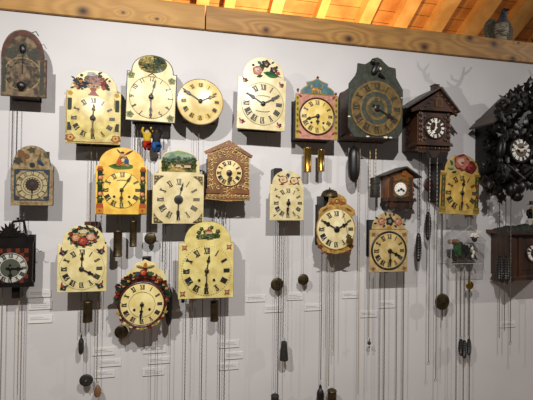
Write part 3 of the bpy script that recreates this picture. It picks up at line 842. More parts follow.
# 7 cream shield with roses
c = Clock('shield_clock', 'large cream shield clock with pink rose and green leaves painted on the arch', 262.7, 104, .12, 1.3)
c.case(243, 281, 82, 127, DWOOD)
mb, sf = shield(c, 237.6, 286, 242, 283.5, 57, 78.5, 130, CREAMW, .006)
for a_, b_, l_, w_, an_, cc in ((262, 71, 9, 4.5, 110, '#2f5a30'), (262, 72.5, 16, 5, -8, '#2c5f33'), (266, 75.5, 11, 3, -4, '#3d7a3c'), (262, 75.5, 7, 3, 195, '#2f5030'), (262, 68, 6, 3, 60, '#355c36'), (270, 63, 4, 2, 40, '#405a40'), (259, 64, 4, 2, 140, '#4d6a55'), (272, 74, 9, 1.2, -12, '#3a4a30')):
    c.leaf(mb, a_, b_, l_, w_, an_, PB(cc), sf)
c.rose(mb, 256.5, 71, 5, sf, ('#b5605a', '#dba090', '#f4dccb'))
for a_, b_, q in ((264.5, 63.6, 4.4), (272.5, 69, 3.8)):
    c.blob(mb, a_, b_, q, q * .85, PB('#39303a'), sf, .2, 5); c.blob(mb, a_, b_ - .5, q * .5, q * .4, PB('#6f5a55'), sf, .2, 3); c.blob(mb, a_ + .5, b_ + .8, q * .25, q * .25, PB('#c8a850'), sf)
c.blob(mb, 277, 72, 2.2, 1.8, PB('#a0525a'), sf, .2, 4); c.blob(mb, 275.5, 66, 1.3, 1.5, PB('#2f3a4a'), sf, .1); c.blob(mb, 252, 66, 1.4, 1.2, PB('#37503a'), sf); c.blob(mb, 258, 63, 1.8, 1.3, PB('#50665a'), sf)
for a_, b_ in ((244.3, 82), (281, 84), (242.5, 123), (280, 124.5)):
    c.blob(mb, a_, b_, 2.2, 2, PB('#a8434a'), sf, .2, 5); c.blob(mb, a_ - 1, b_ + .6, 1.2, 1.4, PB('#e8b8a8'), sf, .2); c.blob(mb, a_ + 1.2, b_ - 1.2, 1, 1, PB('#2d2d3a'), sf); c.leaf(mb, a_ + 1, b_ + 1, 3.4, 1.2, 30 if a_ < 262 else 150, PB('#3f4a36'), sf); c.leaf(mb, a_ - 1, b_ - 1, 3, 1.2, 120, PB('#3f4a36'), sf)
c.part(mb, 'dial_plate')
mb, s2 = c.dial(262.7, 104, 21.4, CREAMW, .005, .0006)
c.ring(mb, 262.7, 104, 21, .35, PB('#57513f'), s2, n=64); 
numerals(mb, *c.L(262.7, 104), c.S(16.4), c.S(5.8), INK, s2, bold=1.2, tilt=c.tilt)
for s_ in (-1, 1):
    pts = [(262.7 + i * 1.0 - 7, 104 + s_ * (8 - .02 * (i - 7) ** 2) + .3 * sin(i * 2.3)) for i in range(15)]
    for p, q in zip(pts[:-1], pts[1:]): c.line(mb, p, q, .3, PB('#8a7f5e'), s2)
c.part(mb, 'dial')
c.hand('minute_hand', 300, 19, BLACKM, c.topy - .003, 'spade', 1.3, tail=2.5); c.hand('hour_hand', 62, 18, BLACKM, c.topy - .005, 'spade', 1.3, tail=2.5)
c.hub(2.3, BLACKM, c.topy - .006)
chain(c, 266, 130, 141, .05, 'rod', CHAIN)

# 8 pink and teal clock with gold lion
c = Clock('shield_clock', 'small pink framed clock with teal crest bearing a gold lion', 317, 116.5, .12)
c.case(299, 335, 98, 138, DWOOD)
mb = MB()
mb.prism([c.L(*p) for p in ((296, 139.3), (338, 139.3), (338, 94.5), (296, 94.5))], -c.d + .008, -c.d, PINKP, .0015)
sf = lambda x, z: -c.d
for s_ in (-1, 1):
    uu = 317 + s_ * 19.3
    c.poly(mb, [(uu - 1.7, 96), (uu + 1.7, 96), (uu + 1.7, 138.8), (uu - 1.7, 138.8)], PB('#c4b04a'), sf)
    for k in range(7): c.blob(mb, uu, 99 + 5.6 * k, 1.0, 1.6, PB('#6d6a2c' if k % 2 else '#8b5a3a'), sf, .1)
    c.line(mb, (uu - 1.8, 132), (uu + 1.8, 132), .8, PB('#6d5a20'), sf)
    for vv in (98.5, 134.5): 
        c.leaf(mb, 317 + s_ * 15, vv, 5, 2, 40 if s_ > 0 else 140, PB('#8c3a34'), sf)
c.part(mb, 'dial_plate')
mb = MB()
cr = [(300.5, 95), (334.5, 95), (334, 90.5), (331, 87.5), (327.5, 86), (328, 83), (322, 81), (317, 78.2), (312, 81), (306.5, 82.5), (307, 86), (303.5, 88), (300.8, 91)]
mb.prism([c.L(*p) for p in cr], -c.d + .006, -c.d - .002, PB('#b89a48'), .001)
mb.prism(offset_poly([c.L(*p) for p in cr], c.S(1.1)), -c.d, -c.d - .0035, LBLUE)
mb.ell((c.L(315, 90)[0], -c.d - .004, c.L(315, 90)[1]), (c.S(4.2), .004, c.S(2.4)), GILTW)          # lion body
mb.ell((c.L(311.5, 87.6)[0], -c.d - .004, c.L(311.5, 87.6)[1]), (c.S(2), .005, c.S(2.2)), GILTW)     # head and mane
for p, q in (((312.2, 91), (311.5, 94)), ((314, 91.5), (314.5, 94)), ((318, 91), (317.5, 94)), ((319.2, 90), (320.2, 94))): mb.tube([(c.L(*p)[0], -c.d - .004, c.L(*p)[1]), (c.L(*q)[0], -c.d - .004, c.L(*q)[1])], .0035, GILTW, 6)
mb.tube([(c.L(*p)[0], -c.d - .004, c.L(*p)[1]) for p in ((319, 89), (321.5, 88), (322, 85.5), (320, 84))], .0025, GILTW, 6)
c.part(mb, 'crest')
for u, v, m_ in ((298, 91.5, PB('#9c4a5a')), (336, 93, PB('#9c4a5a')), (317.5, 78, PB('#7a2c2c'))):
    mb = MB(); x, z = c.L(u, v); mb.lathe([(.003, -.009), (.004, -.006), (.0025, -.004), (.006, 0), (.0065, .003), (.004, .008), (.001, .010)], (x, -c.d + .003, z), m_, 'z', 14); c.part(mb, 'finial')
mb, s2 = c.dial(317, 116.5, 16.8, mat('lion_cream', '#dcc67e', '#bfa24c', .35, scale=26, coat=.15), .005, .002, rim=MAROON, rimw=1.8, rimh=.002)
numerals(mb, *c.L(317, 116.5), c.S(13.4), c.S(4.3), INK, s2)
for s_ in (-1, 1): c.blob(mb, 317 + s_ * 6, 123, 1.1, 1.1, BLACKM, s2, 0)
c.part(mb, 'dial')
c.hand('minute_hand', 254, 12, BLACKM, c.topy - .003, 'arrow', 1.3, tail=2); c.hand('hour_hand', 180, 8, BLACKM, c.topy - .005, 'spade', 1.4, tail=2)
c.hub(2, BLACKM, c.topy - .006)
chain(c, 307.4, 139, 144.5, .075, 'rod'); chain(c, 321, 139, 146.5, .075, 'rod')
weight(307.4, 147.3, 172.3, 3.8, 'polished brass cylinder weight left below the pink framed lion clock', 'cyl', BRASS, .075)
weight(321, 149.3, 171.5, 3.4, 'polished brass cylinder weight right below the pink framed lion clock', 'cyl', BRASS, .075)
pendulum(c, 303, 139, 303.3, 279.6, 5.5, .045, mrod=CHAIN)

# 9 large dark green octagonal clock
c = Clock('octagonal_wall_clock', 'large dark green octagonal clock with bronze ring and carved bird on top', 376.3, 108.5, .165)
mb = MB(); pts = [c.L(*p) for p in ((352, 137), (399, 137), (399, 92), (396, 86), (388, 82), (362, 82), (354, 86), (352, 92))]
mb.prism(pts, -.0005, -c.d + .008, WOOD, .001)
mb.prism([(p[0] * 1.03, p[1] * 1.02) for p in pts], -.0005, -.012, DWOOD)
c.part(mb, 'case')
mb = MB(); A, B = c.L(351.2, 133), c.L(352, 95); mb.box(A[0], B[0], -.035, -c.d + .03, A[1], B[1], REDWOOD)
c.part(mb, 'side_door')
mb = MB()
ol = [(355, 138), (398, 138), (403, 130), (403.5, 88), (398.5, 79.5), (396.5, 76), (395.8, 66.5), (389, 65.5), (384.5, 62), (381, 58.4), (377, 57), (373, 58.4), (369.5, 62), (365, 65), (358, 64.5), (357.2, 73), (355.5, 77), (349.5, 85), (348.8, 128), (351, 133)]
mb.prism([c.L(*p) for p in ol], -c.d + .01, -c.d, GREENP, .002)
sf = lambda x, z: -c.d
for a_, b_, q in ((368, 139, 1.2), (386, 138, 1.6), (391, 137.4, 1.2), (349.6, 118, 1), (372, 61, .9), (402, 96, .8)): c.blob(mb, a_, min(b_, 136.8), q * 1.4, q * .6, BONE, sf, .3)
c.part(mb, 'dial_plate')
mb, s2 = c.dial(376.3, 108.5, 26.4, BROZ, .001, .005)
c.ring(mb, 376.3, 108.5, 25.4, .8, mat('ochre_ring', '#8a6c34', '#5f4722', .5, .2, scale=60), s2, 64)
c.ring(mb, 376.3, 108.5, 16.4, 1.2, MATS['ochre_ring'], s2, 64)
c.ring(mb, 376.3, 108.5, 13.5, 4.4, mat('verdigris_ring', '#3a4136', '#252a22', .55, scale=60), s2, 64)
c.ring(mb, 376.3, 108.5, 10.4, 1.0, MATS['ochre_ring'], s2, 48)
c.ring(mb, 376.3, 108.5, 6.5, 3.4, MATS['verdigris_ring'], s2, 48)
numerals(mb, *c.L(376.3, 108.5), c.S(21), c.S(6.2), mat('faded_ink', '#211a12', '#17120c', .6, scale=150), s2, bold=1.0)
c.part(mb, 'dial')
c.hand('hour_hand', 119, 20, BLACKM, c.topy - .004, 'arrow', 2.0, tail=5); c.hand('minute_hand', 8, 12, BROZ, c.topy - .006, 'spade', 1.2, tail=2)
c.hub(3.2, BLACKM, c.topy - .008)
mb = MB(); x, z = c.L(374.5, 69)
rot = Matrix.Rotation(radians(28), 3, 'Y')
mb.ell((x, -c.d - .008, z), (.017, .012, .034), BLACKM, rot.inverted() if False else rot, bumpy=.03)
x2, z2 = c.L(371.5, 62.5); mb.ell((x2, -c.d - .012, z2), (.011, .011, .012), BLACKM)
mb.tube([c.L(371, 60.5)[:1] + (-c.d - .014,) + c.L(371, 60.5)[1:], c.L(368.5, 64)[:1] + (-c.d - .02,) + c.L(368.5, 64)[1:]], [.004, .001], BLACKM, 6)
x3, z3 = c.L(378, 74.5); mb.tube([(x3, -c.d - .008, z3), (c.L(384, 78)[0], -c.d - .006, c.L(384, 78)[1])], [.010, .004], BLACKM, 8)
x4, z4 = c.L(378.6, 69.6); mb.ell((x4, -c.d - .015, z4), (.005, .006, .007), BONE)
c.part(mb, 'carved_bird')
for u, v1, kk, m_ in ((360.3, 394, 'rope', CORD), (370.3, 211, 'rope', BCHAIN)): chain(c, u, 138, v1, .07, kk, m_)
chain(c, 376, 138, 174, .08, 'rope', BCHAIN); chain(c, 354, 138, 143.5, .09, 'rod')
weight(353.6, 145.8, 182.5, 5.6, 'smooth black capsule weight beneath the large octagonal clock', 'capsule', BLACKM, .09)
weight(375.0, 177.6, 197.6, 4.4, 'dark banded iron cylinder weight left of the small house cuckoo', 'band', IRON, .08)



# ---- cuckoo house helper
def house_roof(c, apex, le, re, depth_f, depth_b, th, m, name='roof'):
    """gable roof: apex / left eave / right eave px on the front plane, slab from depth_b (near wall) to depth_f"""
    A, Lf, Rt = [Vector(c.L(*p)) for p in (apex, le, re)]
    mb = MB()
    for E in (Lf, Rt):
        d = (E - A).normalized(); n = Vector((-d.y, d.x));
        if n.y < 0: n = -n
        q = [A, E, E + n * th * .7, A + n * th + Vector((0, th * .2))]
        mb.prism([tuple(p) for p in q], -depth_b, -depth_f, m, .001)
    c.part(mb, name)

# 10 brown cuckoo clock
c = Clock('cuckoo_clock', 'brown gabled cuckoo clock with white numerals and seven o\'clock hands, right of octagonal clock', 434.8, 128.3, .15)
a, b = c.L(418.5, 149), c.L(450, 112)
mb = MB(); mb.prism([a, (b[0], a[1]), b, c.L(436.5, 97), (a[0], b[1])], -.0005, -.145, REDWOOD, .001)
c.part(mb, 'case')
mb = MB()
mb.prism([c.L(*p) for p in ((422.5, 146), (446.5, 146), (446.5, 113), (422.5, 113))], -.145, -.152, REDWOOD, .0015)
for s_ in (-1, 1):
    for k in range(6):
        x, z = c.L(434.6 + s_ * 14.2, 114 + k * 5.4); mb.ell((x, -.15, z), (c.S(1.9), .006, c.S(2.6)), REDWOOD, seg=10, rings=6)
    for k in range(3):
        x, z = c.L(434.6 + s_ * (10.4), 117 + k * 11); mb.ell((x, -.153, z), (c.S(1.5), .004, c.S(2.2)), REDWOOD, seg=10, rings=6)
c.part(mb, 'carved_front')
mb = MB()
mb.prism([c.L(*p) for p in ((414.5, 146), (452, 146), (450.5, 142.8), (416.5, 142.8))], -.10, -.165, REDWOOD, .0015)
pts = [(417, 146), (450, 146), (450.5, 150), (447, 152)] + [(446 - i * 1.2, 151 + 1.5 * (i % 2)) for i in range(6)] + [(438.5, 155), (435, 158.5), (431.5, 157.5), (430, 154.5)] + [(429 - i * 1.6, 152.5 - 1.4 * (i % 2)) for i in range(6)] + [(417.5, 150)]
mb.prism([c.L(*p) for p in pts], -.125, -.152, REDWOOD, .002)
for k in range(9):
    x, z = c.L(420 + k * 3.6, 148.6); mb.ell((x, -.154, z), (c.S(1.3), .005, c.S(1.6)), REDWOOD, seg=8, rings=6)
c.part(mb, 'carved_base')
house_roof(c, (437.2, 89.5), (404.3, 111.8), (456.5, 112.3), .178, .0, .010, ROOFW)
mb = MB()   # fascia under the gable
mb.prism([c.L(*p) for p in ((437.2, 91.5), (455.5, 111.5), (455.5, 115.5), (450, 111.5), (418, 111.5), (411, 114), (410, 111))], -.152, -.166, REDWOOD, .0012)
for k in range(5):
    for s_ in (-1, 1):
        x, z = c.L(437 + s_ * (3 + k * 3.6), 96.2 + k * 3.7); mb.ell((x, -.167, z), (c.S(1.6), .004, c.S(1.4)), REDWOOD, seg=8, rings=6)
c.part(mb, 'carved_gable')
mb = MB(); A, B = c.L(434, 107.5), c.L(439.5, 99.5); mb.box(A[0], B[0], -.16, -.172, A[1], B[1], ORWOOD)
mb.box(A[0] + .003, B[0] - .003, -.17, -.1735, A[1] + .003, B[1] - .003, DWOOD); c.part(mb, 'cuckoo_door')
mb = MB(); A, B = c.L(433.8, 92), c.L(438.8, 84.2); mb.box(A[0], B[0], -.12, -.15, A[1], B[1], REDWOOD)
mb.box(A[0] - .002, B[0] + .002, -.117, -.153, B[1] - .004, B[1] + .001, REDWOOD); c.part(mb, 'chimney')
mb, s2 = c.dial(434.8, 128.3, 9.8, mat('dark_dial_wood', '#3a2418', '#24150d', .4, scale=40), .001, .004, y=-.152, rim=REDWOOD, rimw=1, rimh=.001)
numerals(mb, *c.L(434.8, 128.3), c.S(7.6), c.S(3.1), WHITE, s2, bold=1.4)
c.part(mb, 'dial')
c.hand('minute_hand', 0, 8.5, WHITE, c.topy - .003, 'spade', 1.2, tail=1); c.hand('hour_hand', 216, 7.5, WHITE, c.topy - .005, 'spade', 1.3, tail=1)
c.hub(1, WHITE, c.topy - .006)
mb = MB()
for k in range(3):
    x, z = c.L(418, 118 + k * 10); mb.ell((x - .012, -.08, z), (.005, .02, .015), REDWOOD, seg=10, rings=6)
c.part(mb, 'side_carving')
mb = MB()
for k, (uu, vv) in enumerate(((450.5, 121), (452, 125), (450.5, 130), (451.8, 135), (450.5, 140))):
    x, z = c.L(uu, vv); mb.ell((x, -.13, z), (c.S(1.9), .006, c.S(3)), REDWOOD, seg=10, rings=6)
c.part(mb, 'side_carving')
for u, v1, e_ in ((421.3, 226, None), (429.6, 207, None), (432.3, 379, 'ring'), (424.6, 362, 'ring')):
    chain(c, u if e_ is None else (437.3 if u > 430 else 430), 152, v1, .07 if e_ is None else .135, 'rope', DCHAIN if e_ is None else CHAIN, e_)
rod = pendulum(c, 428.5, 150, 428.3, 184.8, 4.8, .085, mbob=REDBR, rz=6.2, rw=.0012)
weight(428, 211.5, 240.5, 3.1, 'black pine-cone weight below the brown gabled cuckoo clock, the higher one', 'cone', BLACKM, .07)
weight(418.4, 233, 262, 3.0, 'black pine-cone weight below the brown gabled cuckoo clock, the lower one', 'cone', BLACKM, .07)
chain(c, 419.4, 152, 229, .07, 'rope', DCHAIN)

# 11 large black hunting cuckoo clock
c = Clock('cuckoo_clock', 'huge black carved cuckoo clock smothered in leaves at the right edge', 519, 150.4, .20)
mb = MB()
mb.prism([c.L(*p) for p in ((504, 178), (552, 178), (552, 118), (524, 98), (504, 114))], -.0005, -.19, BLACKW, .002)
c.part(mb, 'case')
house_roof(c, (524, 93), (492, 126), (560, 128), .215, .045, .012, ROOFW)


def leafcarve(mb, x, y, z, s_, ang, m=BLACKW, tilt=0.0, lobes=5):
    """carved maple-like leaf with thickness, raised centre"""
    pts = []
    for i in range(lobes * 2 + 1):
        t = -150 + 300 * i / (lobes * 2)
        r_ = (1.0 if i % 2 == 0 else .5) * s_ * (1.1 if i == lobes else 1)
        if i == lobes and lobes % 2 == 1: r_ = 1.25 * s_
        pts.append((r_ * sin(radians(t)), r_ * cos(radians(t))))
    if lobes % 2 == 1:
        pts = []
        for i in range(-4, 5):
            t = i * 36; r_ = s_ * (1.2 if i == 0 else (.95 if i % 2 == 0 else .52)); pts.append((r_ * sin(radians(t)), r_ * cos(radians(t))))
    pts.append((-.08 * s_, -1.15 * s_)); pts.append((.08 * s_, -1.15 * s_)) if False else None
    n = len(pts); o = len(mb.v); a = radians(ang); th = .18 * s_
    def T(px, pz, py): return (x + px * cos(a) - pz * sin(a), y + py + tilt * pz, z + px * sin(a) + pz * cos(a))
    for px, pz in pts: mb.v.append(T(px, pz, 0))
    for px, pz in pts: mb.v.append(T(px, pz, -th * .6))
    mb.v.append(T(0, 0, -th * 2.2)); mb.v.append(T(0, 0, 0))
    for i in range(n):
        j = (i + 1) % n
        mb.face([o + i, o + j, o + n + j, o + n + i], m); mb.face([o + n + i, o + n + j, o + 2 * n], m); mb.face([o + j, o + i, o + 2 * n + 1], m)

rnd = random.Random(4)
top = [(498, 111, 3.6), (500, 105, 4.0), (504, 99, 4.2), (507, 108, 4), (512, 104, 4.2), (514, 95, 4.2), (519, 89, 4.4), (521, 99, 4), (525, 94, 4), (527, 85, 4.4), (531, 81, 4.6), (533, 91, 4.4), (499, 113, 4.2), (509, 95, 3.5), (540, 86, 5), (546, 92, 5), (518, 108, 4), (526, 105, 4), (535, 102, 4.5)]
mb = MB()
def lfill(mb, spots, d0, d1, a0, a1):
    for u, v, r_ in spots:
        dd = rnd.uniform(d0, d1); q = c.W(u, v, dd); leafcarve(mb, q.x, q.y, q.z, c.S(r_ * 1.15), rnd.uniform(a0, a1), tilt=rnd.uniform(-.5, .5))
lfill(mb, top, .215, .245, -80, 80)
ex = []
while len(ex) < 46:
    u = rnd.uniform(497, 552); v = rnd.uniform(82, 142)
    lim = 120 - (u - 494) * .98
    if v < lim or (u - 519) ** 2 + (v - 150.4) ** 2 < 15 ** 2 or (u < 500 and v > 128): continue
    ex.append((u, v, rnd.uniform(3.2, 4.8)))
lfill(mb, ex, .205, .23, -180, 180)
for p, q in (((497, 118), (520, 96)), ((520, 96), (534, 76)), ((500, 118), (515, 112)), ((507, 102), (505, 92)), ((513, 98), (509, 90))):
    A, B = c.L(*p), c.L(*q); mb.tube([(A[0], -.225, A[1]), ((A[0] + B[0]) / 2, -.245, (A[1] + B[1]) / 2 + .004), (B[0], -.23, B[1])], [.006, .007, .004], BLACKW, 8)
c.part(mb, 'carved_leaf_crest')
mb = MB()
side = [(487, 134, 4.5), (486, 142, 4.5), (491, 138, 4), (487, 151, 4.6), (490, 158, 4.5), (486, 165, 4.5), (492, 146, 4), (493, 168, 4.5), (496, 128, 4.5), (503, 125, 4.5), (498, 176, 4.6), (491, 176, 4.5), (512, 128, 4), (507, 133, 3.8), (528, 130, 4.5), (532, 140, 4.5), (533, 160, 5), (527, 169, 4.5), (536, 150, 5), (500, 168, 4)]
lfill(mb, [q for q in side if q[0] < 494], .10, .14, 0, 360); lfill(mb, [q for q in side if q[0] >= 494], .192, .21, 0, 360)
lfill(mb, [(rnd.uniform(486, 497), rnd.uniform(128, 178), rnd.uniform(3.4, 4.6)) for k in range(26)], .09, .17, 0, 360)
lfill(mb, [(rnd.uniform(500, 508), rnd.uniform(125, 180), rnd.uniform(3, 4)) for k in range(12)], .19, .21, 0, 360)
lfill(mb, [(rnd.uniform(531, 550), rnd.uniform(130, 178), rnd.uniform(3.6, 5)) for k in range(22)], .19, .21, 0, 360)
lfill(mb, [(rnd.uniform(508, 532), rnd.uniform(163, 180), rnd.uniform(3, 4)) for k in range(14)], .19, .21, 0, 360)
c.part(mb, 'carved_side_leaves')
mb = MB()
bot = [(486.5, 181, 4.8), (492, 184, 4.8), (489, 190, 5), (496, 192, 5), (499, 183, 4.6), (503, 197, 4), (507, 186, 4.6), (530, 184, 4.5), (537, 190, 5.5), (487, 187, 3.6), (500, 200, 3.6)]
lfill(mb, bot, .15, .19, 120, 240)
lfill(mb, [(rnd.uniform(486, 550), rnd.uniform(176, 189), rnd.uniform(4, 5)) for k in range(26)], .12, .19, 90, 270)
c.part(mb, 'carved_bottom_leaves')
mb = MB()   # hare hanging down the left side
x, z = c.L(499, 150)
mb.ell((x, -.215, z), (c.S(3.8), .018, c.S(9)), BLACKW, Matrix.Rotation(radians(8), 3, 'Y'), bumpy=.03)
x, z = c.L(497, 162.5); mb.ell((x, -.22, z), (c.S(2.6), .014, c.S(3.6)), BLACKW)
for q in ((494.5, 172), (498.5, 173)): mb.tube([(c.L(497, 164)[0], -.22, c.L(497, 164)[1]), (c.L(*q)[0], -.222, c.L(*q)[1])], [.008, .004], BLACKW, 8)
for q in ((498, 132), (503, 133)): mb.tube([(c.L(499.5, 145)[0], -.218, c.L(499.5, 145)[1]), (c.L(q[0], 139)[0], -.225, c.L(0, 139)[1]), (c.L(*q)[0], -.222, c.L(*q)[1])], [.010, .007, .005], BLACKW, 8)
c.part(mb, 'carved_hare')
mb = MB()   # game bag and crossed rifles under the dial
x, z = c.L(517, 187); mb.ell((x, -.20, z), (c.S(7.5), .035, c.S(7)), BLACKW, bumpy=.04)
x, z = c.L(517, 196); mb.ell((x, -.20, z), (c.S(5), .03, c.S(5)), BLACKW, bumpy=.06)
x, z = c.L(510, 190); mb.ell((x, -.205, z), (c.S(4), .025, c.S(6)), BLACKW, bumpy=.06)
for p, q in (((503, 165), (519, 180)), ((536, 165), (512, 183))): mb.tube([(c.L(*p)[0], -.225, c.L(*p)[1]), (c.L(*q)[0], -.23, c.L(*q)[1])], [.004, .009], BLACKW, 8)
c.part(mb, 'carved_game_bag')
mb, s2 = c.dial(519, 150.4, 10.6, mat('black_dial', '#1c1512', '#120d0b', .3, scale=40, coat=.15), .001, .006, y=-.205, rim=BLACKW, rimw=1.8, rimh=.003)
c.ring(mb, 519, 150.4, 4.6, 1.6, mat('brown_dial_centre', '#6a4426', '#4a2d18', .4, scale=60), s2, 32)
numerals(mb, *c.L(519, 150.4), c.S(8.0), c.S(3.3), WHITE, s2, bold=1.35)
c.part(mb, 'dial')
mb = MB(); x0, z0 = 0, 0
mb.lathe([(c.S(10.4), -.189), (c.S(10.4), -.206), (c.S(9), -.206)], (0, 0, 0), BLACKW, 'y', 32); c.part(mb, 'dial_mount')
c.hand('minute_hand', 287, 9, BONE, c.topy - .004, 'spade', 1.4, tail=2); c.hand('hour_hand', 62, 7, BONE, c.topy - .006, 'spade', 1.5, tail=2)
c.hub(1.2, BONE, c.topy - .007)
# stag's head with antlers at the peak
mb = MB()
hx, hz = c.L(545, 70)
mb.ell((hx, -.24, hz), (.022, .04, .034), BLACKW); mb.ell((hx, -.275, hz - .018), (.014, .026, .02), BLACKW)
mb.tube([(hx, -.205, c.L(545, 88)[1]), (hx, -.225, hz - .01)], [.034, .024], BLACKW, 12)
for s_ in (-1, 1): mb.ell((hx + s_ * .03, -.235, hz + .012), (.018, .006, .008), BLACKW)
c.part(mb, 'carved_stag_head')
for s_ in (-1, 1):
    mb = MB(); q = lambda dx, dz, dy=0: (hx + s_ * dx * 1.3, -.24 - dy, hz + dz * .82)
    mb.tube([q(.008, .02), q(.035, .04, .01), q(.065, .075, .02), q(.078, .12, .02), q(.07, .165, .01)], [.005, .0065, .006, .005, .002], BLACKW, 8)
    mb.tube([q(.035, .04, .01), q(.034, .066, .03), q(.030, .088, .035)], [.005, .004, .0015], BLACKW, 8)
    mb.tube([q(.066, .078, .02), q(.048, .095, .03), q(.042, .12, .03)], [.005, .004, .0015], BLACKW, 8)
    mb.tube([q(.078, .12, .02), q(.098, .142, .02), q(.108, .17, .015)], [.0045, .004, .0015], BLACKW, 8)
    c.part(mb, 'antler')
for u, v1, e_ in ((499.6, 252, None), (506.0, 252, None), (511.0, 342, 'ring')):
    chain(c, u, 196, v1, .13 if u < 500 else .172, 'rope', CHAIN if v1 > 300 else DCHAIN, e_)
for u, v1 in ((499.4, 338), (504.6, 331)): chain(c, u, 284, v1, .13 if u < 500 else .172, 'rope', CHAIN)
weight(499.3, 255.5, 281.8, 2.9, 'black pine-cone weight left of its pair under the huge leafy cuckoo', 'cone', BLACKM, .13)
weight(506, 255.5, 281.8, 2.9, 'black pine-cone weight against the small brown house clock side', 'cone', BLACKM, .172)


# ---- figure helper: one continuous skinned body
def figure(name, parent, joints, edges, radii, colour, scale_, loc, sub=2, smooth=True):
    me = bpy.data.meshes.new(name); me.from_pydata([tuple(Vector(j) * scale_) for j in joints], edges, [])
    o = bpy.data.objects.new(name, me); COL.objects.link(o)
    mo = o.modifiers.new('skin', 'SKIN'); mo.use_smooth_shade = True
    for i, r_ in enumerate(radii):
        rr_ = r_ if isinstance(r_, tuple) else (r_, r_)
        me.skin_vertices[0].data[i].radius = (rr_[0] * scale_, rr_[1] * scale_)
    me.skin_vertices[0].data[0].use_root = True
    s_ = o.modifiers.new('sub', 'SUBSURF'); s_.levels = sub; s_.render_levels = sub
    bpy.context.view_layer.update()
    dg = bpy.context.evaluated_depsgraph_get()
    ev = bpy.data.meshes.new_from_object(o.evaluated_get(dg))
    o.modifiers.clear(); old = o.data; o.data = ev; bpy.data.meshes.remove(old)
    ms = []; idx = []
    ev.materials.clear()
    for p in ev.polygons:
        mm = colour(p.center / scale_)
        if mm not in ms: ms.append(mm)
        idx.append(ms.index(mm))
    for q in ms: ev.materials.append(q)
    ev.polygons.foreach_set('material_index', idx); ev.polygons.foreach_set('use_smooth', [True] * len(ev.polygons)); ev.update()
    o.parent = parent; o.location = loc
    return o

# climbing figures below the black-bordered shield
FJ = [(0, 0, .42), (0, 0, .6), (0, -.01, .78), (0, -.02, .88), (0, -.02, 1.0),
      (-.16, 0, .8), (-.24, -.05, .93), (-.17, -.06, 1.12), (.16, 0, .8), (.24, -.05, .95), (.15, -.06, 1.14),
      (-.08, 0, .34), (-.11, -.12, .24), (-.07, -.02, .07), (-.07, -.08, .03), (.08, 0, .34), (.11, -.1, .22), (.07, 0, .05), (.07, -.07, .01)]
FE = [(0, 1), (1, 2), (2, 3), (3, 4), (2, 5), (5, 6), (6, 7), (2, 8), (8, 9), (9, 10), (0, 11), (11, 12), (12, 13), (13, 14), (0, 15), (15, 16), (16, 17), (17, 18)]
FR = [.16, .15, .14, .07, .13, .075, .065, .055, .075, .065, .055, .14, .12, .07, .06, .14, .12, .07, .06]
def col_fig(shirt, trousers, hat, skin):
    sk, sh_, tr_, ht = PB(skin), PB(shirt), PB(trousers), PB(hat)
    def f(p):
        if p.z > 1.02 and abs(p.x) < .11: return ht
        if p.z > .86 and abs(p.x) < .11: return sk
        if p.z > 1.07: return sk
        if p.z > .46: return sh_
        if p.z > .08: return tr_
        return PB('#2a2220')
    return f
for uu, vt, vb, cf, lab in ((147, 126.5, 150.5, col_fig('#d8b52a', '#b8281e', '#a8231c', '#e8c8a8'), 'small painted climbing figure in yellow jacket and red trousers under black-bordered shield'),
                            (156.3, 127, 152.5, col_fig('#241d1e', '#2c5f9c', '#1a1616', '#3a2c2a'), 'small painted climbing figure in black jacket and blue trousers under black-bordered shield')):
    p = P(uu, vb, .075); q = P(uu, vt, .075); s_ = (q.z - p.z) / 1.16
    r_ = empty('climbing_figurine', p); tag(r_, lab, 'figurine', 'painted figurines hanging under a shield clock')
    figure('figure_body', r_, FJ, FE, FR, cf, s_, (0, 0, 0))
    mb = MB()
    for dx in (-.04, .04): mb.ell((dx * s_, -.105 * s_, 1.0 * s_), (.012 * s_, .01 * s_, .016 * s_), BLACKM, seg=8, rings=5)
    mb.ell((0, -.125 * s_, .965 * s_), (.018 * s_, .022 * s_, .022 * s_), PB('#e0a890'), seg=8, rings=5)
    mb.build('face_features', r_)
    mb = MB(); mb.ell((0, -.1 * s_, .5 * s_), (.12 * s_, .03 * s_, .025 * s_), PB('#c8342a' if uu > 150 else '#d8a018')); mb.build('sash', r_)
    mb = MB(); mb.tube([(0, 0, 1.1 * s_), (0, 0, 1.22 * s_)], .0009, IRON, 6)
    mb.build('hanging_wire', r_)

# 12 small brown house clock with hatted man on the roof
c = Clock('cuckoo_clock', 'small brown house clock topped by a black-hatted figure on a mossy roof, lower right edge', 533, 252, .14)
mb = MB()
mb.prism([c.L(*p) for p in ((511.5, 277), (556, 277), (556, 234), (511.5, 234))], -.0005, -.132, REDWOOD, .001)
mb.prism([c.L(*p) for p in ((508, 283), (511, 276), (557, 276), (560, 283), (553, 280), (515, 280))], -.02, -.145, REDWOOD, .0015)
for p in (513.5, 521, 546, 553): mb.prism([c.L(p - 1.4, 276), c.L(p + 1.4, 276), c.L(p + 1.4, 237), c.L(p - 1.4, 237)], -.13, -.139, REDWOOD, .001)
mb.prism([c.L(*p) for p in ((523, 270), (545, 270), (545, 240), (523, 240))], -.13, -.136, REDWOOD, .001)
c.part(mb, 'case')
mb = MB(); mb.prism([c.L(*p) for p in ((506.5, 234.5), (561, 234.5), (561, 231), (506.5, 231))], -.0, -.16, REDWOOD, .002); c.part(mb, 'top_slab')
mb = MB()
MOSS = mat('moss_green_mound', '#2a3024', '#171c14', .8, scale=90, bump=.8)
